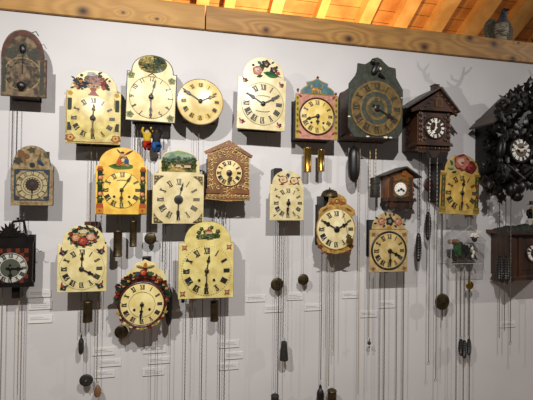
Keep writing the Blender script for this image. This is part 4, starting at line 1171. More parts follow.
for i in range(16):
    u = 510 + i * 3.1; h_ = 2 + 3.2 * sin(pi * i / 16) + rnd.random() * 1.2
    x, z = c.L(u, 231); mb.ell((x, -.08 - rnd.uniform(-.03, .03), z), (c.S(3.3), .045, c.S(h_)), MOSS, bumpy=.06, seg=12, rings=7)
c.part(mb, 'mossy_mound')
p = c.W(531.5, 229, .09); q = c.W(531.5, 203, .09); s_ = (q.z - p.z) / 1.12
SJ = [(0, 0, .45), (0, 0, .62), (0, 0, .78), (0, -.01, .88), (0, -.02, .98), (-.17, 0, .78), (-.24, -.02, .6), (-.14, -.14, .5), (.17, 0, .78), (.24, -.02, .6), (.14, -.14, .5),
      (-.09, -.02, .4), (-.11, -.02, .2), (-.11, 0, .03), (-.11, -.08, .0), (.09, -.02, .4), (.11, -.02, .2), (.11, 0, .03), (.11, -.08, .0)]
SR = [.14, .14, .13, .06, .10, .07, .06, .05, .07, .06, .05, .10, .08, .06, .05, .10, .08, .06, .05]
def cf(pp):
    if pp.z > .87 and abs(pp.x) < .13: return PB('#b88464')
    if pp.z > .45: return PB('#1f1a1a') if abs(pp.x) > .05 or pp.y > -.05 else PB('#b8a890')
    return PB('#d8d0c0') if pp.z > .1 else BLACKM
fo = figure('figurine', c.root, SJ, FE, SR, cf, s_, (p.x, p.y, p.z))
mb = MB(); mb.lathe([(.19, 1.04), (.19, 1.06), (.11, 1.07), (.10, 1.2), (.02, 1.21)], (0, -.02, 0), BLACKM, 'z', 18); mb.v = [(x * s_, y * s_, z * s_) for x, y, z in mb.v]; mb.build('hat', fo)
mb, s2 = c.dial(534.5, 253, 7.8, MATS['dark_dial_wood'], .001, .004, y=-.136, rim=REDWOOD, rimw=1, rimh=.001)
numerals(mb, *c.L(534.5, 253), c.S(6), c.S(2.6), WHITE, s2, bold=1.4)
c.part(mb, 'dial')
c.hand('minute_hand', 95, 6, WHITE, c.topy - .003, 'spade', 1.1, 1, at=(534.5, 253)); c.hand('hour_hand', 190, 5, WHITE, c.topy - .005, 'spade', 1.1, 1, at=(534.5, 253))
c.hub(1, WHITE, c.topy - .006, at=(534.5, 253))

# 13 warm yellow arch with angel/figure painting
c = Clock('shield_clock', 'bright golden yellow shield clock with rose columns and winged figure painting', 122, 190, .12)
c.case(101, 141, 165, 212, DWOOD)
mb, sf = shield(c, 95.6, 147, 98.5, 144.3, 147.5, 166, 214.5, GOLDY, .006)
c.blob(mb, 121, 166.5, 12, 3.2, PB('#5c7a34'), sf, .06); c.blob(mb, 117, 165.5, 5, 2, PB('#3f5a2c'), sf, .1)
c.poly(mb, [(116, 165.5), (126, 166), (127.5, 159), (124, 155), (119, 156), (117, 160)], PB('#b8862f'), sf)
c.poly(mb, [(124, 166), (128.5, 166), (128.5, 160), (126, 156), (123, 158)], PB('#3c5c84'), sf)
c.blob(mb, 121.5, 154.5, 2.6, 2.2, PB('#d9b08c'), sf, .05); c.blob(mb, 121.8, 152.6, 2, 1.2, PB('#5c3420'), sf)
dabs(c, mb, sf, lambda u, v: abs(u - 122) < 2.5 + (v - 156) * .4, (116, 156, 129, 166), lambda u, v, q: q.choice(['#c88f34', '#8c5a24', '#e0b050', '#3c5c84', '#a8442a']), 40, .7, 1.4, 9)
c.leaf(mb, 124, 155, 10, 2.2, 32, PB('#7c4c38'), sf); c.leaf(mb, 120, 153.5, 6, 1.6, 130, PB('#6c3a30'), sf); c.blob(mb, 119, 162, 2.6, 3, PB('#cf5a2a'), sf, .2); c.blob(mb, 122.5, 160, 1.6, 2, PB('#e8d8b0'), sf)
for s_ in (-1, 1):
    uu = 121.6 + s_ * 21.4
    c.poly(mb, [(uu - 2.4, 171), (uu + 2.4, 171), (uu + 2.4, 203), (uu - 2.4, 203)], PB('#26381f'), sf)
    for k, vv in enumerate((175, 183, 191, 199)):
        if k % 2 == 0: c.rose(mb, uu - s_ * .4, vv + 3, 2.5, sf, ('#a83a24', '#e08a5c', '#f2d2a4'))
        else: c.blob(mb, uu, vv, 2.9, 2.4, PB('#3f5a2c'), sf, .3, 4); c.blob(mb, uu + .6, vv - 1, .9, .9, PB('#d8b45a'), sf)
        c.leaf(mb, uu, vv, 4.4, 1.6, 60 + 60 * s_, PB('#2c4424'), sf)
    c.poly(mb, [(uu - 3.4, 171), (uu + 3.4, 171), (uu + 2.6, 168.6), (uu - 2.6, 168.6)], PB('#b4502a'), sf); c.poly(mb, [(uu - 2.4, 168.4), (uu + 2.4, 168.4), (uu + 2, 166.6), (uu - 2, 166.6)], PB('#d08432'), sf)
    c.poly(mb, [(uu - 3.6, 213.5), (uu + 3.6, 213.5), (uu + 3.6, 208), (uu - 3.6, 208)], PB('#d88f30'), sf); c.poly(mb, [(uu - 3.6, 208), (uu + 3.6, 208), (uu + 3, 203.4), (uu - 3, 203.4)], PB('#c05e30'), sf)
    c.blob(mb, uu, 210.8, 1, 1, PB('#a83a24'), sf)
c.part(mb, 'dial_plate')
mb, s2 = c.dial(122, 190, 19, mat('dial_gold_cream', '#e6cc70', '#d4b04c', .34, scale=26, coat=.15), .005, .001)
c.ring(mb, 122, 190, 18.6, .5, PB('#b98a34'), s2)
numerals(mb, *c.L(122, 190), c.S(15.6), c.S(5), INK, s2, bold=1.15)
for s_ in (-1, 1): c.blob(mb, 122 + s_ * 7.5, 196.7, 1.2, 1.2, BLACKM, s2, 0)
pts = [(122 + i * .9 - 5.4, 180 + .02 * (i - 6) ** 2 + .3 * sin(i * 2.3)) for i in range(13)]
for p_, q_ in zip(pts[:-1], pts[1:]): c.line(mb, p_, q_, .4, PB('#8a7f5e'), s2)
c.part(mb, 'dial')
c.hand('minute_hand', 32, 17, DBRASS, c.topy - .003, 'arrow', 1.2, tail=2); c.hand('hour_hand', 182, 13, DBRASS, c.topy - .005, 'spade', 1.3, tail=2)
c.hub(1.9, IRON, c.topy - .006)
chain(c, 117.5, 214, 227, .065, 'rod'); chain(c, 133, 214, 218, .065, 'rod')
weight(117.6, 230.4, 256.7, 4.6, 'aged brass cylinder weight, lower left one under the golden yellow shield', 'cyl', DBRASS, .065)
weight(133, 220.8, 246.7, 3.8, 'aged brass cylinder weight, higher right one under the golden yellow shield', 'cyl', DBRASS, .065)
pendulum(c, 121, 214, 121.3, 332, 7, .045)

# 14 cream square clock with landscape panel
c = Clock('shield_clock', 'cream square dial clock with mountain village painting on its upper panel', 178.6, 199.5, .12)
c.case(163, 190, 175, 221, DWOOD)
mb = MB()
ol = [(152.6, 223.8), (204, 223.8), (204, 174), (199.6, 173.5), (199, 160), (196.2, 160), (196, 157), (193.5, 153.5), (188, 151.8), (184, 151.4), (181, 149.6), (177, 149.2), (174, 151), (169, 151.6), (164, 153), (161.2, 157), (161, 160), (158.4, 160), (158, 173.5), (152.8, 174)]
mb.prism([c.L(*p) for p in ol], -c.d + .006, -c.d, CREAMW, .0015)
sf = lambda x, z: -c.d
c.poly(mb, [(161.2, 172), (196, 172), (196, 158), (193, 154.4), (187, 153), (178, 151.5), (169, 153), (164, 154.6), (161.2, 158)], PB('#a9b79c'), sf)
c.poly(mb, [(163.5, 154.4), (193.5, 154.6), (187, 152.4), (178, 150.6), (169, 152.4)], PB('#8fae86'), sf)
c.poly(mb, [(161.4, 164), (196, 164), (194, 158.5), (188, 160), (183, 158), (178, 161), (174, 154.5), (171, 153.4), (167, 158), (161.4, 160)], PB('#7c9080'), sf)
c.poly(mb, [(161.4, 172), (196, 172), (196, 161), (192, 163), (184, 164), (172, 165), (161.4, 163)], PB('#7a7a3c'), sf)
c.poly(mb, [(166, 171.8), (186, 171.8), (181, 167.5), (172, 168)], PB('#c4a860'), sf)
for a_, b_, q, cc in ((163.5, 163, 2.6, '#2f4a28'), (166, 166.5, 2.8, '#3f5a2c'), (164, 169, 3, '#2c4022'), (193.5, 160, 3, '#2f4426'), (194, 165, 2.6, '#3a4f28'), (190, 169, 3, '#4a5a2c'), (171.5, 161, 2.2, '#3c5832'), (175, 163, 2, '#55683a'), (183, 161, 2, '#4a6038')): c.blob(mb, a_, b_, q, q * .9, PB(cc), sf, .2, 5)
dabs(c, mb, sf, lambda u, v: True, (162.6, 161, 194.6, 170.8), lambda u, v, q: q.choice(['#243018', '#39451f', '#5c5c28', '#7c6c34'] if abs(u - 176) > 8 or v < 166 else ['#c0a45c', '#8c7c3c', '#d8c07c']), 110, .8, 1.8, 5)
dabs(c, mb, sf, lambda u, v: v > 157 - .0 * u, (163, 156, 194, 162), lambda u, v, q: q.choice(['#5c7060', '#48603c', '#6c8068', '#3c5230']), 45, .8, 2, 6)
for a_, b_, q in ((187, 165, 3.4), (178, 164.6, 2.4)):
    c.poly(mb, [(a_ - q, b_ + 2.6), (a_ + q, b_ + 2.6), (a_ + q, b_), (a_ - q, b_)], PB('#d8c8a0'), sf); c.poly(mb, [(a_ - q - .8, b_ + .2), (a_ + q + .8, b_ + .2), (a_ + q * .5, b_ - 2.4), (a_ - q * .6, b_ - 2.2)], PB('#6c4c34'), sf)
sp_ = PB('#6b5c3c')
for (cu, cv, su, sv) in ((154.4, 176, 1, 1), (202.4, 176, -1, 1), (154.4, 222, 1, -1), (202.4, 222, -1, -1)):
    c.poly(mb, [(cu, cv), (cu + 9 * su, cv), (cu + 5 * su, cv + 2.6 * sv), (cu + 2.8 * su, cv + 5 * sv), (cu, cv + 9 * sv)], sp_, sf)
    for a_, b_ in ((2, 2), (5, 1.2), (1.2, 5)): c.blob(mb, cu + a_ * su, cv + b_ * sv, .8, .8, PB('#c4b48a'), sf, .2, 3)
c.part(mb, 'dial_plate')
mb, s2 = c.dial(178.6, 199.5, 22.4, CREAMW, .003, .0006)
numerals(mb, *c.L(178.6, 199.5), c.S(17.8), c.S(6.2), PB('#2b3040'), s2, bold=.95, squeeze=.6)
c.part(mb, 'dial')
c.hand('hour_hand', 14, 18, BLACKM, c.topy - .003, 'spade', 1.0); c.hand('minute_hand', 182, 21, BLACKM, c.topy - .005, 'spade', 1.2)
c.hub(4.4, IRON, c.topy - .005); 
mb = MB(); mb.lathe([(c.S(2.2), c.topy - .007), (c.S(2.4), c.topy - .0095), (c.S(.6), c.topy - .010)], (0, 0, 0), BLACKM, 'y', 14); c.part(mb, 'hub_cap')
chain(c, 162.7, 224, 262, .05, 'rope', CHAIN); chain(c, 165.6, 224, 284, .05, 'rope', CHAIN); chain(c, 172, 224, 400, .045, 'rod', CHAIN)

# 15 gabled gilt lattice clock
c = Clock('gabled_wall_clock', 'brown gabled clock covered in gilt fretwork with round cream dial', 229, 173, .12)
c.case(209, 247, 158, 198, DWOOD)
mb = MB()
ol = [(205, 200), (206, 197), (207.5, 193), (207.5, 155), (249, 156), (249.5, 193), (250.5, 197), (250, 200.5), (243, 199.2), (236, 200.8), (228, 202), (220, 200.8), (212, 199.2)]
mb.prism([c.L(*p) for p in ol], -c.d + .008, -c.d, ORWOOD, .0015)
mb.prism([c.L(*p) for p in ((204.4, 152.2), (228.6, 140.2), (252.8, 155), (251.5, 157.4), (228.6, 146), (206, 154.6))], -c.d + .02, -c.d - .006, ORWOOD, .0012)
mb.prism([c.L(*p) for p in ((207.5, 155), (228.6, 144.5), (249, 156.5))], -c.d + .008, -c.d, ORWOOD)
mb.prism([c.L(*p) for p in ((206.5, 193.5), (224, 193.5), (224, 189.5), (206.5, 189))], -c.d, -c.d - .004, ORWOOD, .001)
mb.prism([c.L(*p) for p in ((233.5, 193.5), (249.8, 194), (249.8, 189.8), (233.5, 189.5))], -c.d, -c.d - .004, ORWOOD, .001)
c.part(mb, 'dial_frame')
mb = MB()
def curl(u, v, r_, a0, turn=1, w_=.0024):
    pts = []
    for k in range(11):
        t = k / 10; a = radians(a0 + turn * 330 * t); q = r_ * (1 - .75 * t); x, z = c.L(u + q * cos(a), v - q * sin(a)); pts.append((x, -c.d - (.0018 if v > 150 or abs(u - 228.6) < (v - 144) * 1.2 else .0075), z))
    mb.tube(pts, w_, GILT, 5)
for s_ in (-1, 1):
    for vv in range(159, 190, 5):
        curl(228.8 + s_ * 17.6, vv, 2.6, 90 if s_ < 0 else 0, s_); curl(228.8 + s_ * 19.5, vv + 2.5, 1.6, 200, -s_, .0013)
    for (a_, b_) in ((14, 157), (9.5, 154.5), (5, 153), (13.5, 161.5), (15, 188), (10.5, 187), (4, 190), (7, 150), (3, 148)): curl(228.8 + s_ * a_, b_, 2.3, 40 * s_, s_)
    for a_ in (4, 8, 12, 16, 20): curl(228.8 + s_ * a_, 196.8, 1.9, 100 * s_, s_)
for s_ in (-1, 1):
    for (a_, b_) in ((17, 164), (13.8, 184.5), (20, 160), (20, 170), (20, 180), (20, 187), (16.5, 155.5), (8, 157.5), (11, 152.5), (13, 192), (19, 191.6), (7, 193), (2, 157), (6, 186.6)): curl(228.8 + s_ * a_, b_, 1.8, 120 * s_ + a_ * 20, -s_, .0018)
    for k in range(6): curl(228.6 + s_ * (3 + k * 4), 143.2 + k * 2.25, 1.4, 30 * k, s_, .0015)
for b_ in (149, 153.5): curl(228.6, b_, 2, 90)
for b_ in (189.5, 193, 196.5): curl(228.6, b_, 2.2, 90)
for p, q in (((208.5, 156), (228.6, 146.5)), ((228.6, 146.5), (248.5, 157)), ((207.5, 195), (249.8, 195.6)), ((206.5, 199), (228, 201)), ((228, 201), (250, 199.6))):
    A, B = c.L(*p), c.L(*q); mb.tube([(A[0], -c.d - .001, A[1]), (B[0], -c.d - .001, B[1])], .0018, GILT, 6)
c.part(mb, 'gilt_fretwork')
mb, s2 = c.dial(229, 173, 12.9, mat('gable_cream', '#dcc98e', '#c2a868', .35, scale=26, coat=.2), .003, .003, rim=ORWOOD, rimw=.8, rimh=.001)
numerals(mb, *c.L(229, 173), c.S(9.9), c.S(4), PB('#20243a'), s2, bold=1.2)
c.part(mb, 'dial')
c.hand('hour_hand', 166, 8.5, BLACKM, c.topy - .003, 'spade', 1.5, tail=1); c.hand('minute_hand', 180, 10, DBRASS, c.topy - .005, 'spade', 1.2, tail=1)
c.hub(2.9, BLACKM, c.topy - .006)
for u, v1 in ((214.5, 224), (218.3, 214), (222, 224), (225.5, 224)): chain(c, u, 201, v1, .05, 'rope', CHAIN)
weight(218.4, 213.5, 219, 1.3, 'tiny dark bead weight below the gilt fretwork gabled clock', 'drop', BLACKM, .05)

# 16 small cream shield
c = Clock('shield_clock', 'smallest cream shield clock with two rose blooms, hung alone in the middle', 288, 203, .11)
c.case(279, 300, 185, 218, DWOOD)
pendulum(c, 276, 221, 277.2, 284.3, 6.5, .045, mrod=CHAIN, beyond=0)
mb = MB(); A, B = c.L(275.6, 190), c.L(284.3, 167.5); mb.prism([(A[0], A[1]), (B[0], A[1]), (B[0], B[1] - .006), (B[0] - .006, B[1]), (A[0] + .006, B[1]), (A[0], B[1] - .006)], -.001, -.07, BLACKM, .002); c.part(mb, 'hanging_bracket')
mb, sf = shield(c, 270, 304, 272.3, 302.2, 170.5, 184.5, 220.5, CREAMW, .005)
for a_, b_ in ((283, 179.8), (294, 180.6)):
    c.blob(mb, a_, b_, 4.6, 4, PB('#8c3a34'), sf, .12, 5); c.blob(mb, a_, b_ - .2, 3.6, 3, PB('#efdcae'), sf, .1, 4); c.blob(mb, a_ - .3, b_, 1.4, 1.2, PB('#d89a6a'), sf, .1)
for a_, b_, l_, an_, cc in ((280, 177, 3.6, 150, '#4a5a30'), (297, 178, 4, 20, '#8c3a34'), (288, 184, 5, 0, '#d0a038'), (284, 184.5, 5, 180, '#8a3c30'), (288, 178, 3, 90, '#2f4f70'), (297, 183, 3, -30, '#4a5a30')): c.leaf(mb, a_, b_, l_, 1.7, an_, PB(cc), sf)
c.blob(mb, 287.6, 175, 1.9, 1.7, PB('#35507a'), sf, .25, 5)
for a_, b_, an_ in ((274, 191, 25), (299, 189.5, 150), (273.5, 217, 40), (300, 217.5, 140)):
    c.leaf(mb, a_, b_, 4.5, .9, an_, PB('#6c654c'), sf); c.leaf(mb, a_ + .8, b_, 3.5, .9, an_ + 50, PB('#7e7450'), sf)
c.part(mb, 'dial_plate')
mb, s2 = c.dial(288, 203, 15, CREAMW, .003, .0006)
numerals(mb, *c.L(288, 203), c.S(12), c.S(4.3), INK, s2, bold=1.05)
c.part(mb, 'dial')
c.hand('hour_hand', 184, 9, BLACKM, c.topy - .003, 'spade', 1.1); c.hand('minute_hand', 186, 12, BLACKM, c.topy - .005, 'spade', .9)
c.hub(2.1, BLACKM, c.topy - .006)
for u, v1, k_, m_ in ((279.4, 400, 'rope', DCHAIN), (281.6, 370, 'rod', CHAIN), (284.2, 338, 'rope', CHAIN), (275.6, 390, 'rod', CHAIN), (287.6, 300, 'rod', CHAIN)): chain(c, u, 221, v1, .055, k_, m_)
weight(283.9, 341, 360, 4.2, 'tapered black iron weight hanging low below the smallest cream shield', 'frustum', IRON, .055)
weight(274.8, 395, 412, 4.0, 'dark iron weight cut off at the picture bottom below smallest shield', 'cyl', IRON, .055)

# 17 round cream clock with gold crest, bell and front pendulum
c = Clock('round_wall_clock', 'round cream clock with carved gold crest, bell above and small front pendulum', 335.8, 229, .13)
c.case(325, 350, 206, 246, DWOOD)
mb = MB()
ol = [(319.5, 224), (319, 212), (321, 208.5), (326, 206), (329.5, 201), (329, 197.5), (333, 197), (336, 194.6), (339, 194), (343, 195.6), (346.5, 199.5), (346.5, 203.5), (352, 207), (355, 210), (355.5, 214.5), (352.5, 216), (354, 242), (352, 249), (346, 252.5), (336, 254.4), (326, 252.5), (320, 248), (317.5, 240)]
mb.prism([c.L(*p) for p in ol], -c.d + .01, -c.d, GILTW, .002)
sf = lambda x, z: -c.d
c.rose(mb, 337, 201.5, 3, sf, ('#5c3a22', '#b06030', '#d8c088'))
for s_ in (-1, 1):
    c.blob(mb, 337 + s_ * 5.6, 203.5, 2.8, 2.4, PB('#a35a2c'), sf, .2, 4); c.leaf(mb, 337 + s_ * 9, 208, 7, 2.4, 90 - s_ * 120, PB('#7c5224'), sf); c.leaf(mb, 337 + s_ * 3, 206.5, 6, 1.6, 90 - s_ * 75, PB('#d8bc70'), sf)
    c.blob(mb, 336 + s_ * 15.5, 246.5, 2.8, 2.2, PB('#7a4426'), sf, .2); c.leaf(mb, 336 + s_ * 9, 252, 7, 1.6, 90 - s_ * 100, PB('#8e3c28'), sf)
c.part(mb, 'dial_plate')
mb, s2 = c.dial(335.8, 229, 19.2, mat('round_cream', '#e0d6b0', '#c4b278', .34, scale=24, coat=.15), .006, .003, rim=GILTW, rimw=1.0, rimh=.001)
numerals(mb, *c.L(335.8, 229), c.S(15), c.S(5), INK, s2, bold=1.15)
c.part(mb, 'dial')
c.hand('minute_hand', 299, 16.5, BLACKM, c.topy - .003, 'spade', 1.6, tail=3); c.hand('hour_hand', 62, 13, BLACKM, c.topy - .005, 'spade', 1.4, tail=2)
c.hub(3, BLACKM, c.topy - .006)
mb = MB(); A, B, C_ = c.L(341.5, 211), c.L(344.5, 225), c.L(348, 240.5)
mb.tube([(A[0], c.topy - .006, A[1]), (B[0], c.topy - .009, B[1]), (C_[0], c.topy - .009, C_[1])], .0009, BRASS, 6)
mb.lathe([(.001, -.003), (c.S(3.1), -.001), (c.S(3.5), .002), (c.S(3.1), .005), (.001, .007)], (C_[0], c.topy - .012, C_[1]), BRASS, 'y', 20)
mb.tube([(A[0], -c.d, A[1]), (A[0], c.topy - .006, A[1])], .0012, BRASS, 6)
c.part(mb, 'front_pendulum')
mb = MB(); p = c.W(329.7, 194, .10); prof = [(.040, -.014), (.043, -.011), (.040, -.001), (.032, .013), (.016, .021), (.004, .023), (.003, .030)]
mb.lathe(prof, (p.x, p.y, p.z), DBRASS, 'z', 24); mb.tube([(p.x, p.y, p.z + .01), (p.x, p.y, p.z + .032)], .002, IRON, 6)
c.part(mb, 'bell')
mb = MB(); mb.box(p.x - .03, p.x - .005, -.001, -.10, c.L(318, 232)[1], p.z - .01, BLACKM); c.part(mb, 'bell_bracket')
for u, v1, k_, m_ in ((322, 380, 'rope', DCHAIN), (326.2, 348, 'rod', CHAIN), (330, 386, 'rope', BCHAIN), (334, 350, 'rope', BCHAIN), (338.5, 262, 'rod', CHAIN)): chain(c, u, 251, v1, .06, k_, m_, 'hook' if v1 == 350 else None)
weight(320.2, 384.5, 408, 3.5, 'black bottle-shaped weight at bottom edge below the gold-crested round clock', 'bottle', BLACKM, .06)
weight(331.8, 390, 412, 4.4, 'dark brass cylinder weight at bottom edge beside the black bottle weight', 'cyl', DBRASS, .06)

# 18 small cuckoo house with white dial
c = Clock('cuckoo_clock', 'small brown house cuckoo clock with plain white dial above the black-ringed shield', 400.8, 189, .085)
mb = MB()
mb.prism([c.L(*p) for p in ((389, 201), (414, 201), (414, 176), (404.5, 169), (389, 176))], -.0005, -.080, ORWOOD, .001)
c.part(mb, 'case')
mb = MB()
for uu in (391.5, 410.5): mb.prism([c.L(uu - 1.5, 208), c.L(uu + 1.5, 208), c.L(uu + 1.5, 177), c.L(uu - 1.5, 177)], -.079, -.091, REDWOOD, .0015)
mb.prism([c.L(*p) for p in ((386, 201.5), (416, 201.5), (415, 198), (387, 198))], -.03, -.095, REDWOOD, .001)
mb.prism([c.L(*p) for p in ((388, 201.5), (414.5, 201.5), (413, 206), (408, 208.5), (405, 206), (401, 211), (397, 206.5), (392, 208), (389, 205))], -.07, -.085, REDWOOD, .001)
for k in range(7):
    for j in (0, 1):
        x, z = c.L(394 + k * 2.4, 179 + 18 * j + (abs(k - 3) * (.6 if j == 0 else -.5))); mb.ell((x, -.082, z), (c.S(1.4), .004, c.S(1.7)), mat('dull_gilt', '#6c5830', '#46371c', .5, .2, scale=80), seg=8, rings=5)
for s_ in (-1, 1):
    for k in range(3): x, z = c.L(400.8 + s_ * 8, 184 + k * 4.6); mb.ell((x, -.082, z), (c.S(1.2), .004, c.S(2)), MATS['dull_gilt'], seg=8, rings=5)
c.part(mb, 'carved_front')
house_roof(c, (404.6, 168), (383.5, 176.5), (420, 177.6), .105, 0, .007, ROOFW)
mb = MB(); A, B = c.L(401.8, 175.5), c.L(406, 169.8); mb.box(A[0], B[0], -.078, -.087, A[1], B[1], ORWOOD); c.part(mb, 'cuckoo_door')
mb, s2 = c.dial(400.8, 189, 6.1, WHITE, .003, .004, y=-.080)
for i in range(12):
    a = radians(30 * i); c.line(mb, (400.8 + 4.6 * sin(a), 189 - 4.6 * cos(a)), (400.8 + 5.3 * sin(a), 189 - 5.3 * cos(a)), .4, INK, s2)
c.part(mb, 'dial')
c.hand('minute_hand', 240, 4.6, BLACKM, c.topy - .002, 'spade', .8, 1); c.hand('hour_hand', 122, 4, BLACKM, c.topy - .004, 'spade', .9, 1)
c.hub(1, BLACKM, c.topy - .005)
mb = MB()
for k, (uu, vv, yy) in enumerate(((415.5, 186, .05), (416, 194, .05), (414.8, 190, .07))): x, z = c.L(uu, vv); leafcarve(mb, x, -yy, z, c.S(2.2), 90 * k, DWOOD)
for uu, vv, an in ((388, 206, 170), (394, 211, 190), (412, 207, 200), (407, 211, 160)): x, z = c.L(uu, vv); leafcarve(mb, x, -.078, z, c.S(2.6), an, DWOOD)
c.part(mb, 'carved_leaves')
for u in (396, 400.5, 404): chain(c, u, 206, 211, .05, 'rod', DCHAIN)

# 19 shield with thick black ring
c = Clock('shield_clock', 'tan shield clock with thick black ring round dial and pink roses above', 389, 250.6, .12)
c.case(378, 404, 222, 258, BLACKM)
mb, sf = shield(c, 370, 407.8, 372, 405.3, 212.5, 230, 272, TAN, .006)
c.line(mb, (371.5, 229.2), (406.3, 229.4), .6, PB('#8a6c3c'), sf)
for a_, b_ in ((381.5, 221.5), (398, 221.8)): c.rose(mb, a_, b_, 4, sf, ('#8c4a38', '#c98468', '#e2b493'))
c.blob(mb, 389.6, 221.2, 4.2, 4.2, PB('#2c3034'), sf, .2, 5); c.blob(mb, 389.6, 221.2, 1.8, 1.8, PB('#8c8c7c'), sf, .2, 5); c.blob(mb, 389, 228, 2.6, 2, PB('#b98838'), sf, .1)
for a_, b_, l_, an_ in ((378, 219, 4, 150), (377, 223, 4, 190), (386, 216, 4, 110), (393, 216, 4, 70), (401, 219, 4, 30), (402, 224, 4, -10), (385, 225, 3.6, 220), (394, 225, 3.6, -40), (389.6, 216.5, 3, 90)): c.leaf(mb, a_, b_, l_, 1.9, an_, PB('#30362c'), sf)
for a_, b_ in ((373.5, 234.5), (404.3, 234.5), (373.5, 268.5), (404.3, 268.5)): c.blob(mb, a_, b_, 2.2, 1.9, PB('#a08050'), sf, .3, 4); c.blob(mb, a_, b_, 1, .9, PB('#87543c'), sf, .3, 4)
c.part(mb, 'dial_plate')
mb, s2 = c.dial(389, 250.6, 16.8, mat('tan_dial', '#c8b27c', '#a78d52', .36, scale=26, coat=.2), .004, .001, rim=BLACKM, rimw=1.9, rimh=.0)
numerals(mb, *c.L(389, 250.6), c.S(13.3), c.S(4.5), INK, s2, bold=1.05)
c.part(mb, 'dial')
c.hand('hour_hand', 117, 12, BLACKM, c.topy - .003, 'spade', 1.4, 2); c.hand('minute_hand', 178, 15, BLACKM, c.topy - .005, 'spade', 1.1, 2)
c.hub(2.2, BLACKM, c.topy - .006)
for u, v1, k_, m_ in ((380.4, 402, 'chain', CHAIN), (384.8, 402, 'rope', DCHAIN), (397, 402, 'rope', CHAIN), (403.8, 402, 'rope', DCHAIN)): chain(c, u, 272, v1, .055, k_, m_)

chain(c, 369.3, 272, 337, .05, 'rope', BCHAIN)
mb = MB(); p = c.W(369.2, 343, .05); mb.ell((p.x, p.y, p.z), (.009, .009, .010), IRON); mb.ell((p.x + .001, p.y, p.z - .02), (.004, .003, .006), CHAIN); mb.ell((p.x + .001, p.y, p.z + .016), (.004, .003, .005), CHAIN)
mb.tube([(p.x, p.y, p.z + .03), (p.x, p.y, p.z - .03)], .0009, CHAIN, 5); c.part(mb, 'chain_bead')

# 20 yellow clock with big roses
c = Clock('shield_clock', 'yellow shield clock with huge red and pink roses filling its arch', 461, 193, .125, 2.0)
c.case(444, 474, 163, 202, BLACKM)
mb, sf = shield(c, 440.7, 479, 444.6, 478, 154.5, 171.5, 214.6, OCHRE, .006)
c.poly(mb, [(446.5, 171.5)] + [(461.3 + 15.2 * cos(t), 171 - 15.2 * sin(t)) for t in [pi - pi * i / 14 for i in range(15)]] + [(476.5, 171.5)], PB('#c2b284'), sf)
for a_, b_, l_, w_, an_, cc in ((452, 166, 6, 3, 120, '#3f5e2a'), (453, 170, 7, 3, 170, '#4a6c30'), (456, 172, 6, 2.4, 190, '#33481f'), (450, 169, 4, 2, 90, '#38502a'), (474, 162, 4, 2, 60, '#4a5428')): c.leaf(mb, a_, b_, l_, w_, an_, PB(cc), sf)
c.blob(mb, 449.5, 167.5, 1.8, 1.6, PB('#cfa83c'), sf, .2)
c.rose(mb, 469.5, 166.8, 6.6, sf, ('#5a1c1a', '#7c2c28', '#a85048'))
c.rose(mb, 460.8, 162.4, 8.4, sf, ('#8a2c28', '#c47a6a', '#e8c0a8'))
c.blob(mb, 461, 170, 1.6, 1.4, PB('#8c2c20'), sf, .2)
for s_ in (-1, 1):
    uu = 460 + s_ * 16.8
    c.poly(mb, [(uu - 2, 176), (uu + 2, 176), (uu + 2, 207), (uu - 2, 207)], PB('#57502a'), sf); c.line(mb, (uu, 177), (uu, 206), .8, PB('#b08a3c'), sf)
    for k in range(5): c.blob(mb, uu, 180 + 5.5 * k, 1.5, 1.3, PB('#8c3a2a' if k % 2 else '#3f5a34'), sf, .3, 4)
    c.poly(mb, [(uu - 3, 176), (uu + 3, 176), (uu + 3, 173.6), (uu - 3, 173.6)], PB('#a3843c'), sf); c.poly(mb, [(uu - 3, 213), (uu + 3, 213), (uu + 3, 207), (uu - 3, 207)], PB('#a38a44'), sf)
    c.line(mb, (uu - 3, 210), (uu + 3, 210), .6, PB('#6c5426'), sf)
c.part(mb, 'dial_plate')
mb, s2 = c.dial(461, 193, 17.2, mat('rose_clock_dial', '#c6a854', '#a9843a', .36, scale=26, coat=.25), .005, .001)
numerals(mb, *c.L(461, 193), c.S(13.8), c.S(5), INK, s2, bold=1.1, tilt=c.tilt)
c.part(mb, 'dial')
c.hand('hour_hand', 8, 13, BLACKM, c.topy - .003, 'spade', 1.2, 2); c.hand('minute_hand', 180, 15.5, BLACKM, c.topy - .005, 'spade', 1.0, 2)
c.hub(1.9, BLACKM, c.topy - .006)
rod = pendulum(c, 443, 214, 442.2, 301.7, 7.3, .06, mrod=BLACKM, beyond=16.5, rw=.0026)
chain(c, 468, 214, 226, .06, 'rope', CHAIN); chain(c, 471, 214, 226, .06, 'rope', CHAIN)

# 21 clear acrylic house clock
c = Clock('acrylic_clock', 'clear acrylic house-shaped clock showing its movement and a small doll inside', 467, 247, .12)
def LL(u, v, d): p = c.W(u, v, d); return (p.x, p.z)
front = [(451, 263.5), (484, 263.5), (486, 241), (470, 226), (451, 240)]
mb = MB(); F_ = [c.L(*p) for p in front]
t = .002
for k in range(len(F_)):
    a_, b_ = Vector(F_[k]), Vector(F_[(k + 1) % len(F_)])
    d_ = (b_ - a_).normalized(); n_ = Vector((d_.y, -d_.x)) * t
    mb.prism([tuple(a_), tuple(b_), tuple(b_ + n_), tuple(a_ + n_)], -.02, -.12, ACR)
mb.prism(F_, -.0205, -.0235, ACR); mb.prism(F_, -.1195, -.1225, ACR)
ED = mat('acrylic_edge', '#b9b8b4', '#a8a7a3', .3, scale=40)
for y_ in (-.1225, -.0205):
    for k in range(len(F_)): mb.tube([(F_[k][0], y_, F_[k][1]), (F_[(k + 1) % 5][0], y_, F_[(k + 1) % 5][1])], .0011, ED, 6)
for k in range(5): mb.tube([(F_[k][0], -.0205, F_[k][1]), (F_[k][0], -.1225, F_[k][1])], .0008, ED, 6)
